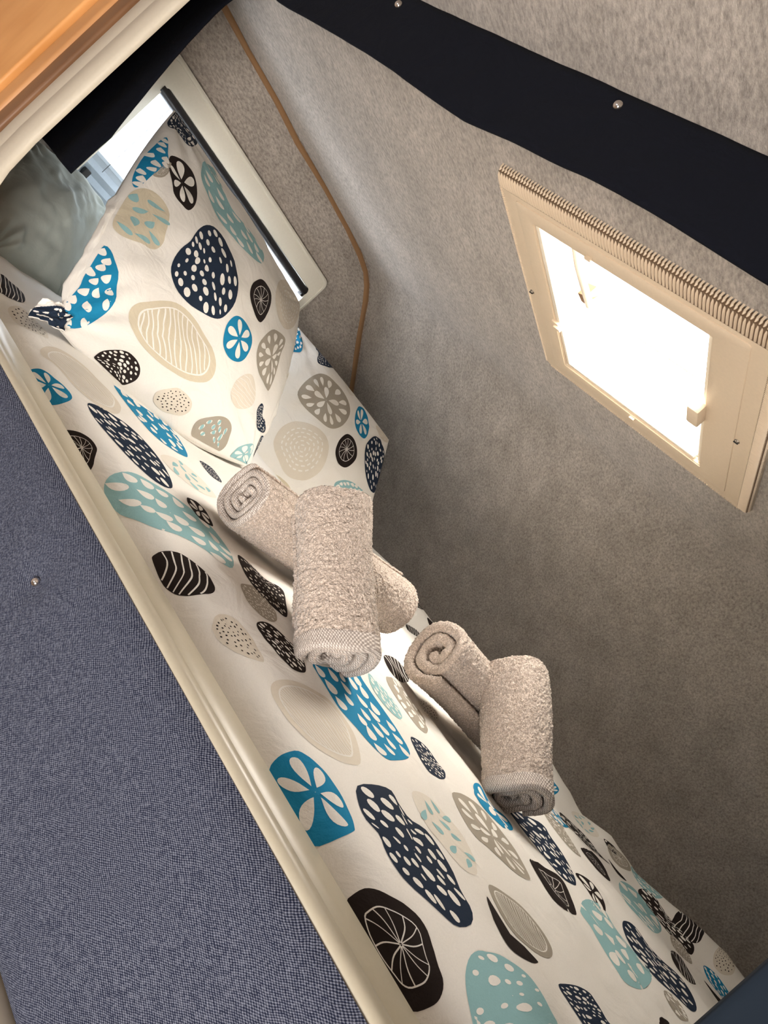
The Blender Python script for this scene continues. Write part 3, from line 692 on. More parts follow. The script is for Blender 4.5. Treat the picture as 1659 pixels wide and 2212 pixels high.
def add_motif(cl, S, kind, col, outline, scale_uv, seed):
    mo = Motif(outline, scale_uv); rnd = random.Random(seed); m = PKEYS.index(col); W = 0
    flatcloth = scale_uv[0] == 1; e1, e2 = (0.0003, 0.0005) if flatcloth else (0.0006, 0.0009)
    rr = max(3, int(mo.size/0.007)+1); q = np.linspace(0.0, 1, rr); q[0] = 0.01
    t = np.arange(48)*2*PI/48
    uv = mo.disc(q[:, None]*np.cos(t)[None], q[:, None]*np.sin(t)[None]); lay(cl, S, uv, True, m, e1)
    T = PKEYS.index('t'); K = PKEYS.index('k')
    if kind in ('dots', 'finedots', 'bigdots'):
        n, dm, r0 = (46, 0.20, 0.069) if kind == 'dots' else (75, 0.16, 0.045)
        if kind == 'bigdots': n, dm, r0 = 22, 0.32, 0.09
        for x, y in scatter(rnd, n, 0.88, dm):
            s_ = r0*rnd.uniform(0.6, 1.35); patch(cl, S, mo, x, y, ell(s_*0.85, s_*1.25, 1.2+rnd.uniform(-.2, .2)), W, e2)
    elif kind == 'darkdots':
        for x, y in scatter(rnd, 48, 0.82, 0.19):
            s_ = 0.042*rnd.uniform(0.8, 1.2); patch(cl, S, mo, x, y, ell(s_, s_), K, e2)
    elif kind == 'drops':
        fl_ = rnd.choice((0, PI))
        for x, y in mscatter(rnd, mo, 44, 0.90, 0.285):
            s_ = rnd.uniform(0.12, 0.155); mpatch(cl, S, mo, x, y, tear(s_, s_*0.55, mo.phi+fl_+rnd.uniform(-.3, .3)), W, e2, 3)
    elif kind == 'raddrops':
        for k in range(13):
            a = 2*PI*k/13+0.1; patch(cl, S, mo, 0.70*math.cos(a), 0.70*math.sin(a), tear(0.17, 0.09, a), W, e2, 3)
        for k in range(5):
            a = 2*PI*k/5+0.4; patch(cl, S, mo, 0.30*math.cos(a), 0.30*math.sin(a), tear(0.22, 0.10, a), W, e2, 3)
    elif kind in ('petal', 'petal5'):
        nn = 6
        for k in range(nn):
            a = 2*PI*k/nn+0.35; patch(cl, S, mo, 0.50*math.cos(a), 0.50*math.sin(a), tear(0.36, 0.175, a, 22), W, e2, 6)
    elif kind == 'slice':
        tt = np.linspace(0, 2*PI, 49); r_ = 0.66
        stroke(cl, S, mo, np.stack([r_*np.cos(tt), r_*np.sin(tt)], -1), 0.014, W, e2)
        for k in range(12):
            a = 2*PI*k/12+rnd.uniform(-.08, .08); r1 = np.linspace(0.03, r_, 9)
            stroke(cl, S, mo, np.stack([r1*np.cos(a+0.08*np.sin(r1*6)), r1*np.sin(a+0.08*np.sin(r1*6))], -1), 0.012, W, e2)
    elif kind in ('stripes', 'palestripes', 'nutstripes'):
        ins = 0.97 if kind == 'stripes' else 0.80; n = 6 if kind == 'stripes' else 13
        if kind == 'palestripes': n, ins = 7, 0.97
        ph = mo.phi if (kind == 'stripes' or flatcloth) else mo.phi+PI/2-0.95
        if kind == 'stripes' and flatcloth: ph = 0.75
        if kind == 'nutstripes' and flatcloth: n = 17
        if kind == 'nutstripes':
            tt = np.linspace(0, 2*PI, 49); stroke(cl, S, mo, np.stack([0.82*np.cos(tt), 0.82*np.sin(tt)], -1), 0.018, PKEYS.index('w'), e2)
        for k in range(n):
            d = -0.78+1.56*(k+0.5)/n*(1.0); L = math.sqrt(max(ins*ins-d*d, 0.01)); s_ = np.linspace(-L, L, 15)
            dd = d+0.10*(1-(s_/L)**2)*(1 if kind == 'stripes' else 0.3)+0.02*np.sin(s_*5+k)
            ds = np.stack([s_*math.cos(ph)-dd*math.sin(ph), s_*math.sin(ph)+dd*math.cos(ph)], -1)
            rr_ = np.hypot(ds[:, 0], ds[:, 1]); ds[rr_ > ins] *= (ins/rr_[rr_ > ins])[:, None]
            stroke(cl, S, mo, ds, 0.026 if kind == 'stripes' else (0.013 if n == 17 else 0.016), W, e2)
    elif kind == 'dashes':
        for r_, n in ((0.12, 4), (0.27, 8), (0.42, 13), (0.57, 17), (0.72, 21)):
            o = rnd.random()
            for k in range(n):
                a0 = 2*PI*(k+o)/n; tt = np.linspace(a0, a0+2*PI/n*0.58, 5); stroke(cl, S, mo, np.stack([r_*np.cos(tt), r_*np.sin(tt)], -1), 0.022, PKEYS.index('w'), e2)
    elif kind == 'leafdots':
        for x, y in scatter(rnd, 11, 0.72, 0.36):
            patch(cl, S, mo, x, y, ell(0.19, 0.09, rnd.uniform(-0.6, 1.0)), W, e2)
            patch(cl, S, mo, x, y, ell(0.165, 0.07, rnd.uniform(-0.1, 0.2)), T, e2+0.0002)
    elif kind == 'leaves':
        for x, y in mscatter(rnd, mo, 13, 0.80, 0.42):
            mpatch(cl, S, mo, x, y, tear(0.19, 0.09, rnd.uniform(0, 6.28)), T, e2, 3)

MOTIFS = {
'A': [
  ('dots', 'n', [266,582,302,610,360,618,419,581,467,524,499,462,508,396,494,333,478,305,450,291,404,284,346,276,295,284,254,303,228,333,221,377,227,426,239,465,242,502,248,541]),
  ('petal', 'k', [60,728,79,742,108,756,137,759,161,746,181,718,194,680,199,635,197,601,189,576,178,570,162,573,139,579,121,592,110,612,98,633,82,653,70,671,62,688,57,709]),
  ('dots', 'n', [5,990,19,995,37,995,60,990,90,995,114,989,129,971,120,922,100,868,90,865,78,873,61,889,40,892,25,880,15,879,7,893,5,916,5,953,5,972,5,989]),
  ('drops', 't', [172,885,215,939,255,933,290,876,346,834,411,819,486,831,548,809,584,803,588,762,575,715,520,684,453,669,386,674,320,686,269,722,224,751,190,771,172,798,168,844]),
  ('leaves', 'e', [31,515,49,535,76,543,108,536,138,511,151,467,159,427,168,397,162,367,141,347,111,340,81,327,54,319,34,323,21,336,16,358,16,388,17,424,18,457,21,487]),
  ('slice', 'g', [67,696,71,694,74,683,76,668,77,655,77,644,75,633,73,623,69,614,64,606,56,598,50,594,45,593,43,599,43,607,43,619,45,630,49,646,55,666,61,686]),
  ('drops', 'b', [26,812,37,785,47,732,56,704,64,693,67,678,61,656,51,630,43,596,37,553,29,521,21,516,14,527,9,547,6,578,5,613,5,650,7,688,11,729,17,781]),
  ('drops', 'b', [23,262,45,254,68,221,96,187,111,148,117,118,114,94,98,63,79,36,53,16,22,5,5,5,5,6,5,30,5,60,11,90,17,120,15,145,17,180,19,222]),
  ('nutstripes', 'e', [209,191,253,226,297,250,349,258,407,252,460,232,519,209,563,182,579,152,570,128,541,112,490,96,427,87,362,84,302,89,245,97,197,109,179,133,176,155,187,174]),
  ('dots', 'k', [192,37,216,50,243,59,269,58,291,54,309,47,321,36,322,24,312,13,299,5,284,5,268,5,250,5,225,5,202,5,177,5,163,5,160,8,164,18,175,27]),
  ('darkdots', 'p', [437,48,454,58,472,66,494,68,516,68,538,65,557,60,568,51,571,41,565,32,552,24,534,19,513,16,488,12,463,11,440,12,422,15,412,22,410,30,420,39]),
  ('palestripes', 'p', [736,248,755,254,775,250,794,240,815,222,830,204,834,188,829,172,818,158,799,146,774,135,750,130,728,132,712,137,698,145,690,156,688,172,690,193,700,212,716,232]),
  ('raddrops', 'g', [790,541,841,578,874,585,885,570,886,538,882,495,885,447,893,409,899,378,901,336,899,299,875,293,840,293,799,292,769,303,745,320,726,346,722,384,739,440,757,487]),
  ('petal', 'b', [534,357,553,372,578,382,608,387,636,384,662,375,678,357,685,333,686,307,682,280,671,260,653,245,627,234,599,231,570,235,548,245,535,261,525,282,518,306,521,332]),
  ('slice', 'k', [604,646,627,662,654,670,680,674,701,664,712,634,717,599,719,570,713,534,700,495,691,474,678,466,659,466,630,473,600,483,580,497,569,517,566,547,570,580,585,616]),
  ('dashes', 'p', [757,856,805,938,846,971,887,983,923,983,965,993,994,995,993,960,982,900,946,797,927,730,903,682,873,639,851,627,828,624,800,628,772,640,748,661,730,691,721,740]),
  ('leafdots', 'g', [718,80,747,85,771,83,789,76,804,63,811,38,815,17,808,6,795,5,779,5,756,5,713,5,674,5,648,5,632,12,624,23,626,35,639,45,660,55,687,68]),
  ('petal', 't', [938,69,958,69,965,55,967,38,973,23,976,7,987,5,967,5,962,5,937,5,926,5,897,5,893,5,871,5,867,12,869,23,876,34,884,42,896,50,923,66]),
  ('dots', 'n', [5,45,5,47,5,49,5,49,5,48,5,46,5,43,5,27,5,20,5,13,5,6,5,5,5,5,5,5,5,5,5,5,5,5,5,8,5,24,5,29]),
  ('finedots', 'n', [882,220,890,222,899,218,905,210,907,200,913,188,928,176,958,175,976,170,983,159,979,147,952,129,934,130,918,137,904,150,894,165,885,176,878,186,876,198,878,211]),
  ('dots', 'n', [979,133,992,139,995,138,995,124,994,108,995,103,995,87,995,71,995,54,995,48,995,34,995,33,995,33,995,36,992,45,982,57,976,73,973,88,971,104,973,122]),
],
'B': [
  ('drops', 'b', [114,995,125,981,143,959,160,942,178,920,190,877,201,847,207,816,203,789,190,765,175,745,158,724,141,709,133,717,134,747,135,789,130,828,125,883,118,911,113,963]),
  ('finedots', 'n', [266,993,279,993,301,993,326,981,354,982,382,983,408,984,431,985,441,985,438,975,407,913,378,883,350,855,328,847,317,863,311,891,310,933,301,956,285,963,275,994]),
  ('raddrops', 'g', [360,775,396,818,450,847,515,868,574,859,623,829,645,776,641,698,622,614,591,549,559,509,523,489,476,483,424,476,376,476,334,482,303,508,302,576,315,647,336,719]),
  ('palestripes', 'l', [500,987,502,987,514,987,532,989,552,990,579,990,607,991,627,991,642,991,652,990,657,990,655,987,640,960,623,937,606,929,587,933,570,947,555,969,535,988,512,987]),
  ('petal', 'b', [708,942,726,958,747,964,769,949,794,928,809,893,815,845,819,811,813,772,802,742,783,721,761,708,738,707,718,718,703,742,693,774,688,811,687,854,691,892,697,920]),
  ('slice', 'k', [674,603,696,617,720,619,742,607,762,586,774,560,779,529,773,490,756,437,734,396,708,371,682,360,660,368,642,392,635,425,634,462,635,494,640,521,647,546,658,576]),
  ('dots', 'n', [865,847,887,881,907,884,937,887,964,866,990,843,995,801,995,736,995,669,995,593,990,516,961,483,932,484,903,501,878,532,860,568,845,612,830,655,826,711,841,780]),
  ('dashes', 'p', [363,341,401,379,448,409,502,430,551,433,582,405,599,357,608,300,607,237,591,176,561,122,514,81,472,61,434,62,395,82,352,102,321,134,313,182,315,229,331,282]),
  ('drops', 't', [713,240,712,260,723,282,739,304,758,329,780,350,804,368,832,384,862,398,887,409,911,419,927,420,926,397,908,352,882,301,859,267,829,230,799,206,767,205,734,222]),
  ('leaves', 'e', [178,598,185,603,195,592,205,574,211,554,214,524,215,491,215,462,213,432,210,407,206,390,201,382,194,381,188,387,185,401,184,423,184,451,183,482,180,526,177,571]),
  ('plain', 'e', [310,5,316,5,336,5,360,5,384,11,410,20,434,27,458,30,480,32,498,31,513,26,520,19,510,10,486,5,457,5,433,5,409,5,384,5,355,5,326,5]),
  ('plain', 'p', [863,953,874,963,897,975,922,986,941,986,956,985,978,995,988,988,995,982,995,974,991,959,983,945,974,936,962,928,946,916,930,910,919,920,900,919,878,920,869,945]),
],
'D': [
  ('stripes', 'k', [496,109,498,115,509,117,518,120,527,124,537,126,549,127,561,125,573,122,583,118,589,113,590,107,586,101,581,97,574,95,566,92,557,89,547,87,534,90,515,98]),
  ('darkdots', 'l', [614,91,608,96,606,102,609,108,621,112,634,116,646,119,658,122,670,123,681,122,688,120,689,117,686,113,683,107,679,101,671,96,663,92,653,90,641,89,626,89]),
  ('petal', 'b', [781,76,776,79,774,82,776,86,781,89,791,92,804,94,816,97,828,99,839,100,849,99,855,96,859,91,861,84,858,78,849,75,836,75,818,74,800,74,789,75]),
  ('nutstripes', 'p', [724,101,714,111,711,123,720,136,736,149,755,162,785,168,816,172,839,169,858,159,871,150,875,141,871,131,858,122,835,115,808,109,778,105,758,100,746,96,734,97]),
  ('drops', 'b', [750,206,748,220,749,241,751,264,746,290,738,317,740,337,752,349,781,344,817,330,852,311,886,282,897,258,897,237,896,212,885,197,862,192,829,198,801,201,772,202]),
  ('dots', 'n', [862,112,860,119,866,128,878,139,891,150,907,158,927,164,951,169,976,169,997,167,1017,163,1030,156,1033,144,1024,133,1006,125,983,119,955,116,926,114,902,111,881,109]),
  ('slice', 'k', [914,76,914,79,918,83,923,86,930,89,937,91,945,92,954,92,963,91,971,88,979,85,989,82,997,78,998,76,992,74,982,74,966,74,947,74,933,75,921,75]),
  ('drops', 't', [1011,105,1015,116,1028,128,1042,142,1060,159,1085,174,1109,185,1137,187,1165,173,1179,158,1171,145,1148,133,1128,116,1115,98,1094,87,1079,80,1061,78,1042,78,1024,82,1013,90]),
  ('stripes', 'k', [1149,90,1152,97,1158,104,1167,110,1178,115,1192,119,1203,119,1212,118,1218,114,1220,108,1219,100,1217,91,1212,85,1205,82,1195,80,1182,80,1168,81,1157,82,1152,83,1150,86]),
  ('finedots', 'n', [821,375,818,383,818,393,820,402,825,407,832,409,840,410,848,409,855,407,863,402,874,389,886,370,890,356,891,346,886,341,877,341,862,348,844,361,834,366,826,369]),
  ('leaves', 'l', [953,178,946,188,938,207,931,226,932,243,939,255,951,261,965,263,979,263,993,262,1002,259,1009,244,1013,224,1012,211,1007,202,999,195,990,188,982,182,974,177,963,175]),
  ('petal', 'k', [1041,175,1040,179,1041,185,1043,190,1048,193,1055,195,1063,195,1071,193,1080,191,1088,189,1094,186,1095,181,1093,175,1089,170,1084,167,1077,166,1069,167,1062,168,1053,169,1046,172]),
  ('darkdots', 'p', [1249,105,1251,112,1257,117,1267,120,1278,122,1289,123,1299,122,1309,122,1316,120,1316,117,1312,111,1306,104,1298,98,1288,94,1278,92,1270,92,1263,93,1257,96,1252,99,1250,102]),
  ('finedots', 'g', [1203,160,1202,169,1202,178,1208,183,1218,185,1229,185,1238,185,1247,184,1254,180,1260,175,1263,169,1263,163,1259,158,1254,154,1246,151,1238,148,1229,148,1220,150,1213,152,1207,155]),
  ('dots', 'k', [1265,142,1264,150,1267,158,1276,163,1288,166,1300,169,1310,170,1320,170,1328,168,1334,164,1336,159,1335,151,1331,145,1323,142,1312,139,1301,138,1290,136,1281,136,1274,136,1268,138]),
  ('finedots', 'k', [1142,199,1144,207,1154,216,1164,220,1175,223,1181,232,1183,246,1192,249,1207,238,1222,225,1240,211,1252,199,1251,193,1243,189,1233,185,1221,182,1208,181,1195,180,1181,180,1160,187]),
  ('nutstripes', 'p', [1342,116,1341,124,1344,134,1350,146,1360,160,1372,173,1389,177,1405,176,1419,173,1435,163,1448,150,1447,140,1441,130,1430,121,1416,113,1400,108,1384,105,1369,105,1357,106,1347,110]),
  ('petal', 'b', [1414,85,1414,91,1417,98,1424,102,1434,106,1446,109,1458,110,1470,110,1482,108,1492,106,1499,103,1501,101,1500,92,1496,79,1486,75,1470,75,1454,75,1439,76,1427,76,1418,79]),
  ('dots', 'n', [1467,130,1472,148,1481,165,1495,164,1512,164,1526,174,1546,174,1567,169,1583,161,1600,157,1608,147,1603,134,1590,128,1575,123,1560,118,1546,115,1528,115,1513,119,1496,117,1480,121]),
  ('slice', 'k', [1543,77,1541,81,1542,87,1547,92,1556,97,1567,103,1580,108,1592,108,1603,104,1615,100,1624,98,1630,94,1633,89,1632,84,1628,78,1620,75,1608,74,1591,73,1574,73,1558,74]),
  ('bigdots', 't', [1632,115,1625,127,1625,137,1630,144,1636,152,1644,159,1654,166,1663,170,1672,171,1680,171,1689,170,1697,170,1701,163,1700,149,1692,131,1682,114,1673,101,1664,97,1655,100,1643,106]),
  ('drops', 'b', [1325,182,1329,200,1329,241,1331,273,1344,273,1360,274,1378,273,1397,269,1419,265,1438,259,1449,247,1453,224,1453,195,1444,189,1428,187,1409,184,1386,180,1366,180,1349,181,1335,181]),
  ('drops', 't', [1326,307,1328,312,1335,317,1341,323,1348,331,1356,335,1365,334,1375,330,1385,322,1392,314,1396,304,1397,295,1393,289,1385,285,1375,283,1366,283,1356,283,1347,286,1339,291,1331,299]),
  ('drops', 'g', [1318,379,1317,391,1310,433,1315,449,1328,450,1341,449,1354,450,1367,447,1379,440,1401,392,1411,367,1414,355,1411,347,1404,343,1390,345,1375,350,1361,354,1347,358,1335,363,1324,371]),
  ('darkdots', 'l', [1324,524,1321,542,1322,555,1324,566,1328,574,1333,579,1340,579,1347,574,1354,563,1360,552,1363,541,1364,529,1373,482,1373,467,1369,462,1363,461,1356,463,1350,467,1344,473,1338,482]),
  ('stripes', 'k', [1251,488,1242,516,1236,544,1238,558,1243,564,1251,566,1260,567,1267,566,1274,562,1281,555,1286,547,1291,530,1306,478,1306,466,1303,460,1296,456,1288,456,1280,459,1270,465,1259,475]),
  ('dots', 'n', [1422,293,1422,305,1426,317,1432,323,1440,325,1450,324,1458,323,1464,324,1469,323,1473,318,1477,309,1480,292,1481,275,1477,267,1472,261,1465,261,1457,263,1448,268,1438,275,1428,283]),
  ('leaves', 'l', [1490,191,1490,202,1495,217,1502,227,1513,232,1523,236,1535,238,1546,236,1557,231,1567,224,1574,214,1579,203,1577,194,1572,187,1563,184,1551,183,1540,182,1530,180,1518,181,1502,185]),
  ('raddrops', 'g', [1499,279,1497,314,1504,332,1515,342,1527,346,1542,345,1558,345,1573,345,1586,340,1598,334,1604,329,1606,322,1601,308,1592,293,1577,282,1563,271,1551,260,1538,259,1526,262,1511,268]),
  ('petal', 'b', [1481,432,1480,444,1483,452,1492,448,1506,437,1517,436,1526,447,1534,450,1542,446,1548,439,1550,431,1550,417,1551,364,1545,355,1536,351,1526,349,1516,350,1507,355,1499,365,1486,415]),
  ('dots', 'n', [1515,537,1522,563,1534,598,1547,630,1558,639,1569,627,1586,618,1603,605,1617,589,1628,562,1635,535,1637,525,1633,516,1625,502,1612,478,1595,475,1578,504,1561,514,1546,521,1528,528]),
  ('slice', 'k', [1589,367,1592,420,1602,434,1609,447,1617,463,1625,469,1634,455,1642,442,1651,429,1657,418,1658,411,1656,402,1650,361,1642,348,1635,343,1629,342,1621,344,1612,348,1603,352,1594,357]),
  ('petal', 'k', [1627,586,1627,598,1632,614,1637,627,1643,639,1649,649,1656,652,1664,646,1672,633,1677,618,1681,600,1683,584,1681,572,1675,569,1668,572,1662,575,1656,579,1649,583,1641,583,1632,581]),
  ('plain', 'k', [1598,192,1604,191,1612,188,1620,183,1627,181,1633,184,1639,189,1646,193,1652,197,1658,202,1660,202,1658,190,1652,180,1645,173,1638,169,1630,169,1623,171,1616,174,1610,179,1602,186]),
  ('nutstripes', 'g', [1591,216,1596,227,1604,237,1614,247,1624,253,1634,256,1643,257,1652,256,1659,253,1663,249,1665,242,1663,232,1657,220,1649,204,1639,194,1629,191,1617,193,1608,197,1599,202,1593,208]),
  ('drops', 't', [1654,504,1659,541,1669,587,1682,594,1698,581,1713,575,1729,578,1746,585,1758,582,1758,523,1757,494,1749,432,1740,408,1729,397,1718,402,1705,408,1690,417,1676,426,1665,428,1657,439]),
  ('dots', 'n', [1708,683,1717,718,1730,730,1748,721,1765,725,1782,741,1800,766,1817,776,1830,761,1838,727,1834,681,1821,637,1802,618,1786,605,1769,587,1754,575,1739,578,1725,589,1714,610,1708,643]),
  ('drops', 't', [1685,1161,1694,1201,1708,1217,1725,1216,1744,1210,1759,1204,1770,1199,1779,1191,1787,1176,1788,1137,1780,1051,1767,952,1753,914,1737,892,1723,880,1711,875,1700,890,1693,980,1688,1070,1684,1126]),
  ('dots', 'k', [1722,1249,1731,1261,1746,1263,1767,1250,1785,1240,1797,1237,1812,1237,1828,1237,1842,1234,1851,1228,1855,1214,1853,1196,1841,1187,1825,1186,1806,1188,1786,1192,1765,1197,1744,1203,1726,1212,1719,1231]),
  ('stripes', 'k', [1801,1311,1807,1311,1815,1310,1825,1309,1836,1308,1846,1307,1851,1307,1853,1289,1853,1272,1854,1254,1851,1241,1844,1232,1834,1225,1824,1222,1812,1223,1802,1227,1797,1237,1796,1250,1795,1263,1796,1280]),
  ('darkdots', 'p', [1889,1302,1894,1302,1901,1301,1907,1300,1915,1299,1922,1298,1926,1287,1928,1270,1927,1258,1922,1247,1916,1238,1909,1232,1901,1230,1894,1233,1889,1241,1886,1250,1884,1260,1884,1271,1885,1281,1886,1292]),
  ('finedots', 'g', [1808,1192,1811,1197,1818,1200,1825,1201,1832,1200,1839,1197,1846,1193,1852,1187,1856,1180,1859,1168,1859,1155,1856,1145,1850,1138,1844,1132,1836,1126,1827,1118,1819,1114,1813,1125,1810,1154,1808,1180]),
  ('stripes', 'k', [1807,1016,1813,1056,1820,1074,1830,1100,1837,1105,1843,1093,1848,1073,1853,1059,1858,1042,1856,986,1854,949,1849,922,1840,883,1831,853,1823,841,1815,838,1807,843,1802,859,1799,887,1799,925]),
  ('drops', 'b', [1880,1207,1885,1213,1894,1217,1903,1218,1912,1218,1922,1216,1931,1214,1939,1212,1946,1209,1949,1202,1947,1189,1942,1173,1936,1161,1929,1159,1921,1162,1912,1163,1903,1166,1895,1174,1888,1186,1882,1199]),
  ('plain', 'k', [1886,1132,1886,1134,1891,1134,1897,1133,1903,1131,1910,1131,1916,1132,1923,1135,1930,1137,1935,1138,1938,1137,1938,1131,1935,1123,1931,1114,1927,1108,1921,1104,1915,1105,1906,1110,1897,1119,1889,1127]),
  ('drops', 'g', [1781,572,1784,587,1790,597,1795,604,1800,605,1804,600,1808,592,1810,584,1813,574,1814,563,1814,551,1809,527,1805,513,1801,505,1797,502,1792,502,1787,503,1783,506,1779,512,1776,523]),
  ('dots', 'n', [1682,218,1685,229,1690,241,1695,250,1701,257,1706,260,1711,259,1716,258,1721,256,1726,254,1732,254,1736,249,1732,234,1723,212,1716,205,1709,206,1703,208,1697,210,1691,212,1686,213]),
  ('slice', 'k', [1602,834,1603,880,1605,993,1611,1063,1618,1078,1627,1088,1636,1089,1645,1082,1656,1065,1665,1025,1668,960,1663,863,1656,835,1648,817,1641,807,1633,805,1626,806,1619,810,1612,814,1606,820]),
  ('dots', 'k', [1523,1085,1530,1109,1545,1144,1559,1175,1574,1182,1590,1185,1604,1180,1617,1172,1630,1179,1645,1190,1651,1192,1639,1175,1619,1115,1604,1076,1589,1061,1576,1047,1566,977,1555,959,1544,967,1532,1005]),
  ('plain', 'k', [1642,1206,1643,1207,1646,1207,1651,1207,1657,1207,1663,1207,1669,1208,1677,1210,1684,1213,1690,1214,1693,1214,1692,1210,1689,1205,1684,1199,1678,1193,1672,1190,1666,1192,1658,1196,1651,1201,1645,1204]),
  ('slice', 'g', [1621,1250,1625,1258,1634,1267,1643,1276,1651,1284,1660,1289,1668,1292,1675,1291,1681,1286,1685,1279,1686,1270,1682,1258,1675,1244,1668,1233,1660,1228,1652,1224,1644,1224,1637,1227,1629,1233,1623,1241]),
  ('plain', 'k', [1608,1250,1609,1252,1614,1255,1619,1260,1625,1265,1631,1269,1637,1271,1643,1272,1649,1272,1654,1271,1656,1269,1654,1264,1649,1257,1643,1250,1637,1244,1631,1241,1626,1240,1620,1241,1614,1243,1610,1246]),
  ('leaves', 'l', [1527,1235,1528,1247,1533,1265,1540,1287,1549,1293,1561,1281,1576,1268,1589,1258,1597,1249,1598,1241,1596,1232,1591,1223,1586,1216,1579,1211,1569,1209,1560,1210,1551,1213,1543,1220,1535,1224,1529,1228]),
  ('finedots', 'g', [1526,754,1526,785,1529,854,1537,880,1551,863,1568,803,1580,788,1590,778,1599,767,1605,758,1611,750,1614,742,1612,730,1607,714,1598,702,1588,695,1575,694,1562,698,1549,707,1536,724]),
  ('petal', 'b', [1508,883,1508,895,1511,910,1516,930,1522,944,1530,957,1540,974,1550,979,1558,971,1561,946,1562,897,1562,859,1560,818,1556,804,1551,798,1544,796,1538,800,1529,826,1520,850,1512,869]),
  ('petal', 'b', [1443,1226,1446,1233,1453,1237,1461,1239,1467,1240,1471,1241,1474,1240,1477,1238,1479,1232,1481,1221,1482,1204,1483,1180,1485,1145,1483,1130,1481,1120,1477,1121,1471,1133,1463,1163,1453,1195,1446,1214]),
  ('drops', 't', [1681,1296,1691,1317,1707,1316,1716,1316,1719,1316,1723,1302,1737,1315,1751,1302,1760,1302,1763,1301,1762,1293,1759,1275,1753,1261,1744,1255,1732,1254,1719,1256,1710,1262,1701,1271,1692,1276,1684,1284]),
  ('plain', 'k', [1774,416,1775,420,1778,425,1781,433,1784,440,1786,441,1785,432,1784,422,1783,415,1782,409,1781,406,1780,403,1779,401,1778,400,1776,399,1775,399,1774,401,1774,404,1773,408,1773,412]),
  ('finedots', 'n', [726,1257,730,1261,739,1266,751,1271,761,1281,767,1289,773,1290,781,1286,788,1280,792,1275,794,1270,792,1265,788,1260,782,1255,775,1252,768,1249,760,1248,749,1247,738,1250,729,1253]),
  ('finedots', 'k', [825,1276,829,1284,832,1312,853,1307,868,1312,884,1307,892,1309,897,1311,906,1302,907,1302,909,1296,910,1283,906,1274,900,1267,892,1261,883,1259,872,1259,857,1261,843,1264,831,1269]),
  ('plain', 'k', [940,1283,941,1287,946,1291,953,1296,960,1300,967,1302,974,1301,978,1297,981,1289,982,1282,982,1275,981,1269,979,1264,977,1262,973,1262,967,1264,960,1267,953,1271,946,1275,942,1279]),
  ('stripes', 'k', [989,1097,985,1115,982,1140,979,1167,982,1180,987,1185,992,1185,999,1181,1007,1172,1016,1155,1021,1140,1024,1123,1027,1098,1029,1072,1031,1048,1031,1032,1026,1032,1016,1045,1004,1066,995,1082]),
],
}

def build_cloth(name, base_V, base_F, S, key, scale_uv, mat0, parent=None):
    cl = Cloth(); cl.add(base_V, base_F, 0)
    for i, (kind, col, fl) in enumerate(MOTIFS.get(key, [])):
        o = [(fl[k]/1000.0, fl[k+1]/1000.0) for k in range(0, len(fl), 2)]
        add_motif(cl, S, kind, col, o, scale_uv, i*7+3)
    return mesh_np(name, np.concatenate(cl.V), cl.F, [mat0]+[PRINT[k] for k in PKEYS[1:]], parent, cl.M)

nu, nv = 430, 330
U_, V_ = np.meshgrid(np.linspace(0.03, 2.20, nu), np.linspace(0.052, 1.56, nv))
P, _n = duvet_S(U_, V_)
top = P.reshape(-1, 3); bot = top.copy(); bot[:, 2] = -0.060
fq = grid_faces(nv, nu); F = fq.tolist()+[tuple(reversed(f)) for f in (fq[::1]+nu*nv).tolist()]
k = nu*nv
rim = [(j, 1) for j in range(nu-1)]
for j in range(nu-1):
    F.append((j, j+k, j+1+k, j+1)); a = (nv-1)*nu+j; F.append((a, a+1, a+1+k, a+k))
for i in range(nv-1):
    a = i*nu; F.append((a, a+nu, a+nu+k, a+k)); a = i*nu+nu-1; F.append((a, a+k, a+nu+k, a+nu))
duvet = build_cloth('duvet', np.concatenate([top, bot]), F, duvet_S, 'D', (1, 1), PRINT['w'])
tag(duvet, 'white duvet printed with blue, black and beige pebble shapes spread over the bunk', 'duvet')

def pillow_mesh(name, pil, mat, key, n=110):
    g = np.linspace(0, 1, n); g = 0.5-0.5*np.cos(g*PI)*1.0
    a, b_ = np.meshgrid(g, g)
    f = pil.P(a, b_, 1).reshape(-1, 3); r = pil.P(a, b_, -1).reshape(-1, 3)
    fq = grid_faces(n, n)
    V = np.concatenate([f, r]); Fb = [tuple(q) for q in fq.tolist()]+[tuple(reversed(q)) for q in (fq+n*n).tolist()]
    k = n*n
    for j in range(n-1):
        Fb.append((j, j+k, j+1+k, j+1)); a_ = (n-1)*n+j; Fb.append((a_, a_+1, a_+1+k, a_+k))
        a_ = j*n; Fb.append((a_, a_+n, a_+n+k, a_+k)); a_ = j*n+n-1; Fb.append((a_, a_+k, a_+n+k, a_+n))
    L1 = np.linalg.norm(pil.c[1]-pil.c[0]); L2 = np.linalg.norm(pil.c[3]-pil.c[0])
    return build_cloth(name, V, Fb, pil.S, key, (L1, L2), mat)
pa = pillow_mesh('pillow', PIL_A, PRINT['w'], 'A'); tag(pa, 'large white patterned pillow leaning against the bright end window', 'pillow')
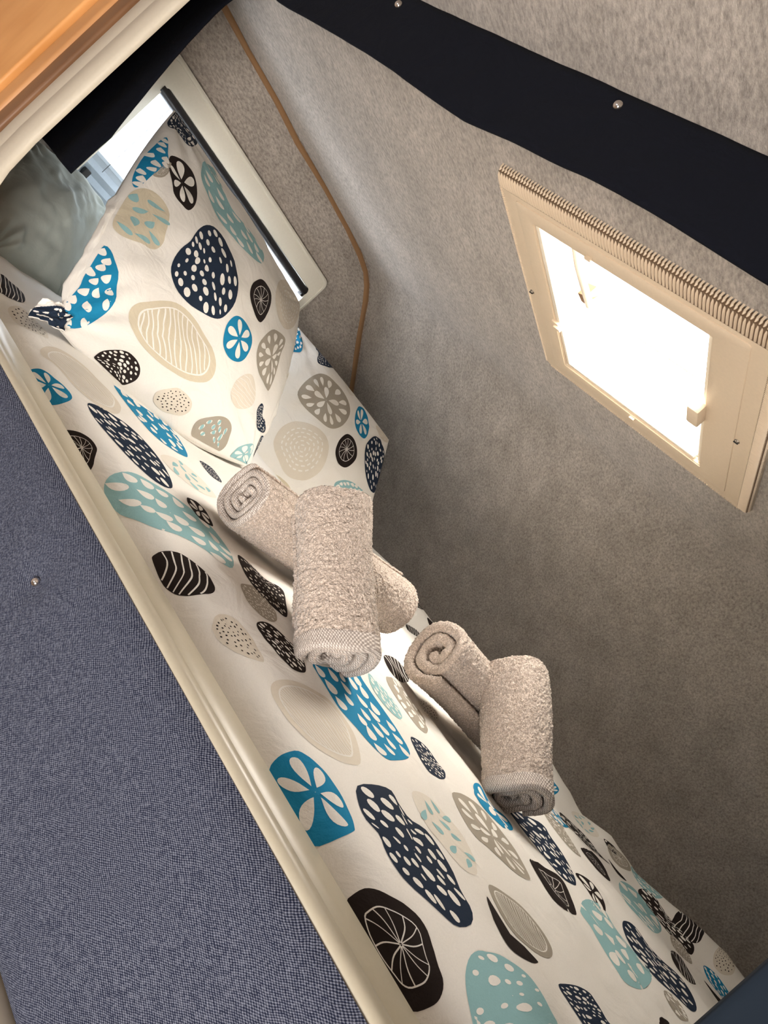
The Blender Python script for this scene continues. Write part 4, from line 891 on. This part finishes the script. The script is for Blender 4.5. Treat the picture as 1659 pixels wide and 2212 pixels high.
def flap(name, pil, parent, edge, t0, t1, width, seed):
    """loose pillowcase edge standing off one side of the pillow"""
    t = np.linspace(t0, t1, 90); w = np.linspace(0, 1, 12); g, h = np.meshgrid(w, t)
    a = {'left': 0.015+0*h, 'right': 0.985+0*h}[edge]
    base = pil.P(a, h, 1); mid = (pil.c[0]+pil.c[1]+pil.c[2]+pil.c[3])/4
    out = pil.c[0]-pil.c[1] if edge == 'left' else pil.c[1]-pil.c[0]
    out = out/np.linalg.norm(out)
    env = np.clip(np.minimum(h-t0, t1-h)/0.06, 0, 1)**0.5
    P = base+out*(width*g*env*(0.75+0.5*vnoise(h*9+seed, h*0)))[..., None]+pil.n*(0.012*fbm(h*16+seed, g*1.5)*g*env-0.010*g*g-0.002)[..., None]
    if edge == 'right': P = P[:, ::-1]
    return drape(name, P, PRINT['w'], 0.0025, parent)
flap('pillowcase_flap', PIL_A, pa, 'left', 0.05, 0.50, 0.020, 3.0)
# crumpled printed corner of the case, lower left
rc = np.random.RandomState(4); gu, gv = np.meshgrid(np.linspace(0, 1, 64), np.linspace(0, 1, 64))
o_ = PIL_A.c[0]; ex = (PIL_A.c[0]-PIL_A.c[1]); ex /= np.linalg.norm(ex); ey = (PIL_A.c[3]-PIL_A.c[0]); ey /= np.linalg.norm(ey)
Pc = o_+ex*(gu*0.040-0.012+0.006*vnoise(gv*5, gu*3))[..., None]+ey*((gv-0.25)*0.062*(1-0.35*gu))[..., None]+PIL_A.n*(0.010+0.012*fbm(gu*3.2+4, gv*4.1+2)-0.018*gu*gu)[..., None]
corner = drape('crumpled_corner', Pc, PRINT['w'], 0.002, pa); corner.data.materials.append(PRINT['n'])
cen = rc.rand(26, 2); uu = ((np.arange(63)+0.5)/63); qa, qb = np.meshgrid(uu, uu)
dd = np.min([np.hypot(qa-c_[0], (qb-c_[1])*1.5) for c_ in cen], axis=0); msk = ((dd > 0.055) & (qb < 0.9-0.25*qa)).astype(int).ravel()
mi = np.zeros(len(corner.data.polygons), dtype=np.int32); mi[:63*63] = msk; mi[63*63:2*63*63] = msk
corner.data.polygons.foreach_set('material_index', mi)
flap('pillowcase_flap', PIL_A, pa, 'right', 0.03, 0.62, 0.022, 8.0)
pb = pillow_mesh('pillow', PIL_B, PRINT['w'], 'B'); tag(pb, 'white patterned pillow half hidden behind the larger one, touching the grey carpet wall', 'pillow')
pc = pillow_mesh('pillow', PIL_C, M_green, 'C'); tag(pc, 'plain sage green pillow in the corner under the navy curtain', 'pillow')

# ------------------------------------------------------------------ rolled towels
def towel(name, p0, p1, rx, rz, turns=3.6, start=0.0, cw=1, band0=0.0, band1=0.0, seed=0, flat_dir=None, tuck=0.006, flare=0.0):
    """p0 = end facing the viewer; spiral of thick terry; rx, rz half widths across / along 'up'"""
    p0 = np.array(p0, float); p1 = np.array(p1, float); ax = p1-p0; L = np.linalg.norm(ax); ax /= L
    up = np.array([0, 0, 1.0]) if flat_dir is None else np.array(flat_dir, float); up = up-ax*(up@ax); up /= np.linalg.norm(up); sd = np.cross(up, ax)
    R = 1.0; th = R/(turns+0.45)
    T = np.concatenate([np.linspace(0.35, turns-1.08, int(95*(turns-1.4)), endpoint=False), np.linspace(turns-1.08, turns, 262)]); ang = start+cw*2*PI*T
    r = th*(T+0.10); r = r*(1+0.04*np.sin(ang*2+seed)+0.05*vnoise(T*3.1+seed*9, T*0+seed))
    half = th*0.44*np.ones_like(T); half[-14:] = half[-14:]*np.linspace(1, 0.35, 14)
    half[:8] *= np.linspace(0.4, 1, 8)
    c2, s2 = np.cos(ang), np.sin(ang)
    outer = np.stack([(r+half)*c2, (r+half)*s2], -1); inner = np.stack([(r-half)*c2, (r-half)*s2], -1)
    mid = np.stack([r*c2, r*s2], -1)
    loop = np.concatenate([outer, inner[::-1]]); midl = np.concatenate([mid, mid[::-1]])
    nl = len(loop); nL = int(L/0.00135)
    arc = np.concatenate([[0], np.cumsum(np.linalg.norm(np.diff(loop, axis=0), axis=1))])*0.5*(rx+rz)
    S_ = np.linspace(0, 1, nL); endr = 0.006/L
    rnd = np.random.RandomState(seed+11)
    rowsV = []
    # telescoping of inner turns at the ends
    Tl = np.concatenate([T, T[::-1]])/turns
    nrm = loop-midl; nrm /= np.linalg.norm(nrm, axis=1, keepdims=True)+1e-9
    ii = np.arange(nl)
    for i, s_ in enumerate(S_):
        d = min(s_, 1-s_)*L; k = min(1.0, 0.15+0.85*math.sqrt(max(0, 1-(1-min(d/0.005, 1))**2)))
        q = midl+(loop-midl)*k
        inband = (band0 > 0 and s_*L < band0) or (band1 > 0 and (1-s_)*L < band1)
        wx = arc/0.0034; wy = s_*L/0.0034
        dx_ = vnoise(wx*0.5+9, wy*0.5+wx*0)*1.6; dy_ = vnoise(wx*0.5+31, wy*0.5+7+wx*0)*1.6
        rid = 1-np.abs(vnoise(wx+dx_+seed*5, wy+dy_)*4).clip(0, 1); rid2 = 1-np.abs(vnoise(wx*1.9+dx_+3, wy*1.9+dy_)*4).clip(0, 1)
        nz_ = (0.62*rid+0.38*rid2-0.45)*0.056 + (rnd.rand(nl)-0.5)*0.012 + 0.010*vnoise(wx*0.12, wy*0.12+seed)
        if inband: nz_ = nz_*0.06+0.004
        q = q+nrm*nz_[:, None]
        fl = 1+flare*(s_-0.5)+0.05*math.sin(s_*5+seed)
        w_ = q[:, 0:1]*rx*fl; h_ = q[:, 1:2]*rz*fl
        axs = s_*L + (1-Tl)**1.3*tuck*(1 if s_ < 0.5 else -1)*(1-4*min(s_, 1-s_) if min(s_, 1-s_) < 0.25 else 0) + (0.0025*np.sin(np.arctan2(q[:, 1], q[:, 0])*3+seed))*(1 if d < 0.03 else 0)
        axs = axs + (rnd.rand(nl)-0.5)*0.0006
        rowsV.append(p0+sd*w_+up*h_+ax*axs[:, None])
    V = np.concatenate(rowsV)
    i, j = np.meshgrid(np.arange(nL-1), np.arange(nl), indexing='ij'); a = i*nl+j; b_ = i*nl+(j+1) % nl
    F = np.stack([a, b_, b_+nl, a+nl], -1).reshape(-1, 4)
    si = (np.repeat(np.arange(nL-1), nl)+0.5)/(nL-1)*L
    fm = np.zeros(len(F), int)
    if band0: fm[si < band0] = 1
    if band1: fm[si > L-band1] = 1
    F = F.tolist(); fm = fm.tolist(); h = nl//2
    for base, flip in ((0, False), ((nL-1)*nl, True)):
        for j in range(h-1):
            f = (base+j, base+nl-1-j, base+nl-2-j, base+j+1); F.append(tuple(reversed(f)) if flip else f); fm.append(0)
    return mesh_np(name, V, F, [M_terry, M_band], None, fm)
G = 'rolled grey-beige towels in two crossed pairs'
A1 = towel('rolled_towel', (1.086, 0.188, 0.098), (1.180, 0.535, 0.122), 0.050, 0.050, 3.8, 2.2, 1, 0.006, 0, 1, flare=0.22)
tag(A1, 'grey-beige towel roll, lower one of the pair nearest the pillows, spiral end showing', 'towel', G)
A2 = towel('rolled_towel', (1.3376, 0.1891, 0.0675), (1.1661, 0.2182, 0.172), 0.050, 0.056, 3.2, 3.6, 1, 0.020, 0, 2)
tag(A2, 'grey-beige towel roll lying across the one beside the pillows, woven border end towards the rail', 'towel', G)
B1 = towel('rolled_towel', (1.306, 0.462, 0.134), (1.415, 0.645, 0.128), 0.062, 0.058, 2.6, 1.0, -1, 0, 0, 3)
tag(B1, 'grey-beige towel roll with a loose spiral end, lower one of the right pair', 'towel', G)
B2 = towel('rolled_towel', (1.5248, 0.4725, 0.0842), (1.3776, 0.5621, 0.1887), 0.050, 0.053, 3.0, 3.4, 1, 0.020, 0, 4)
tag(B2, 'rightmost grey-beige towel roll, propped upright across its partner near the carpet wall', 'towel', G)
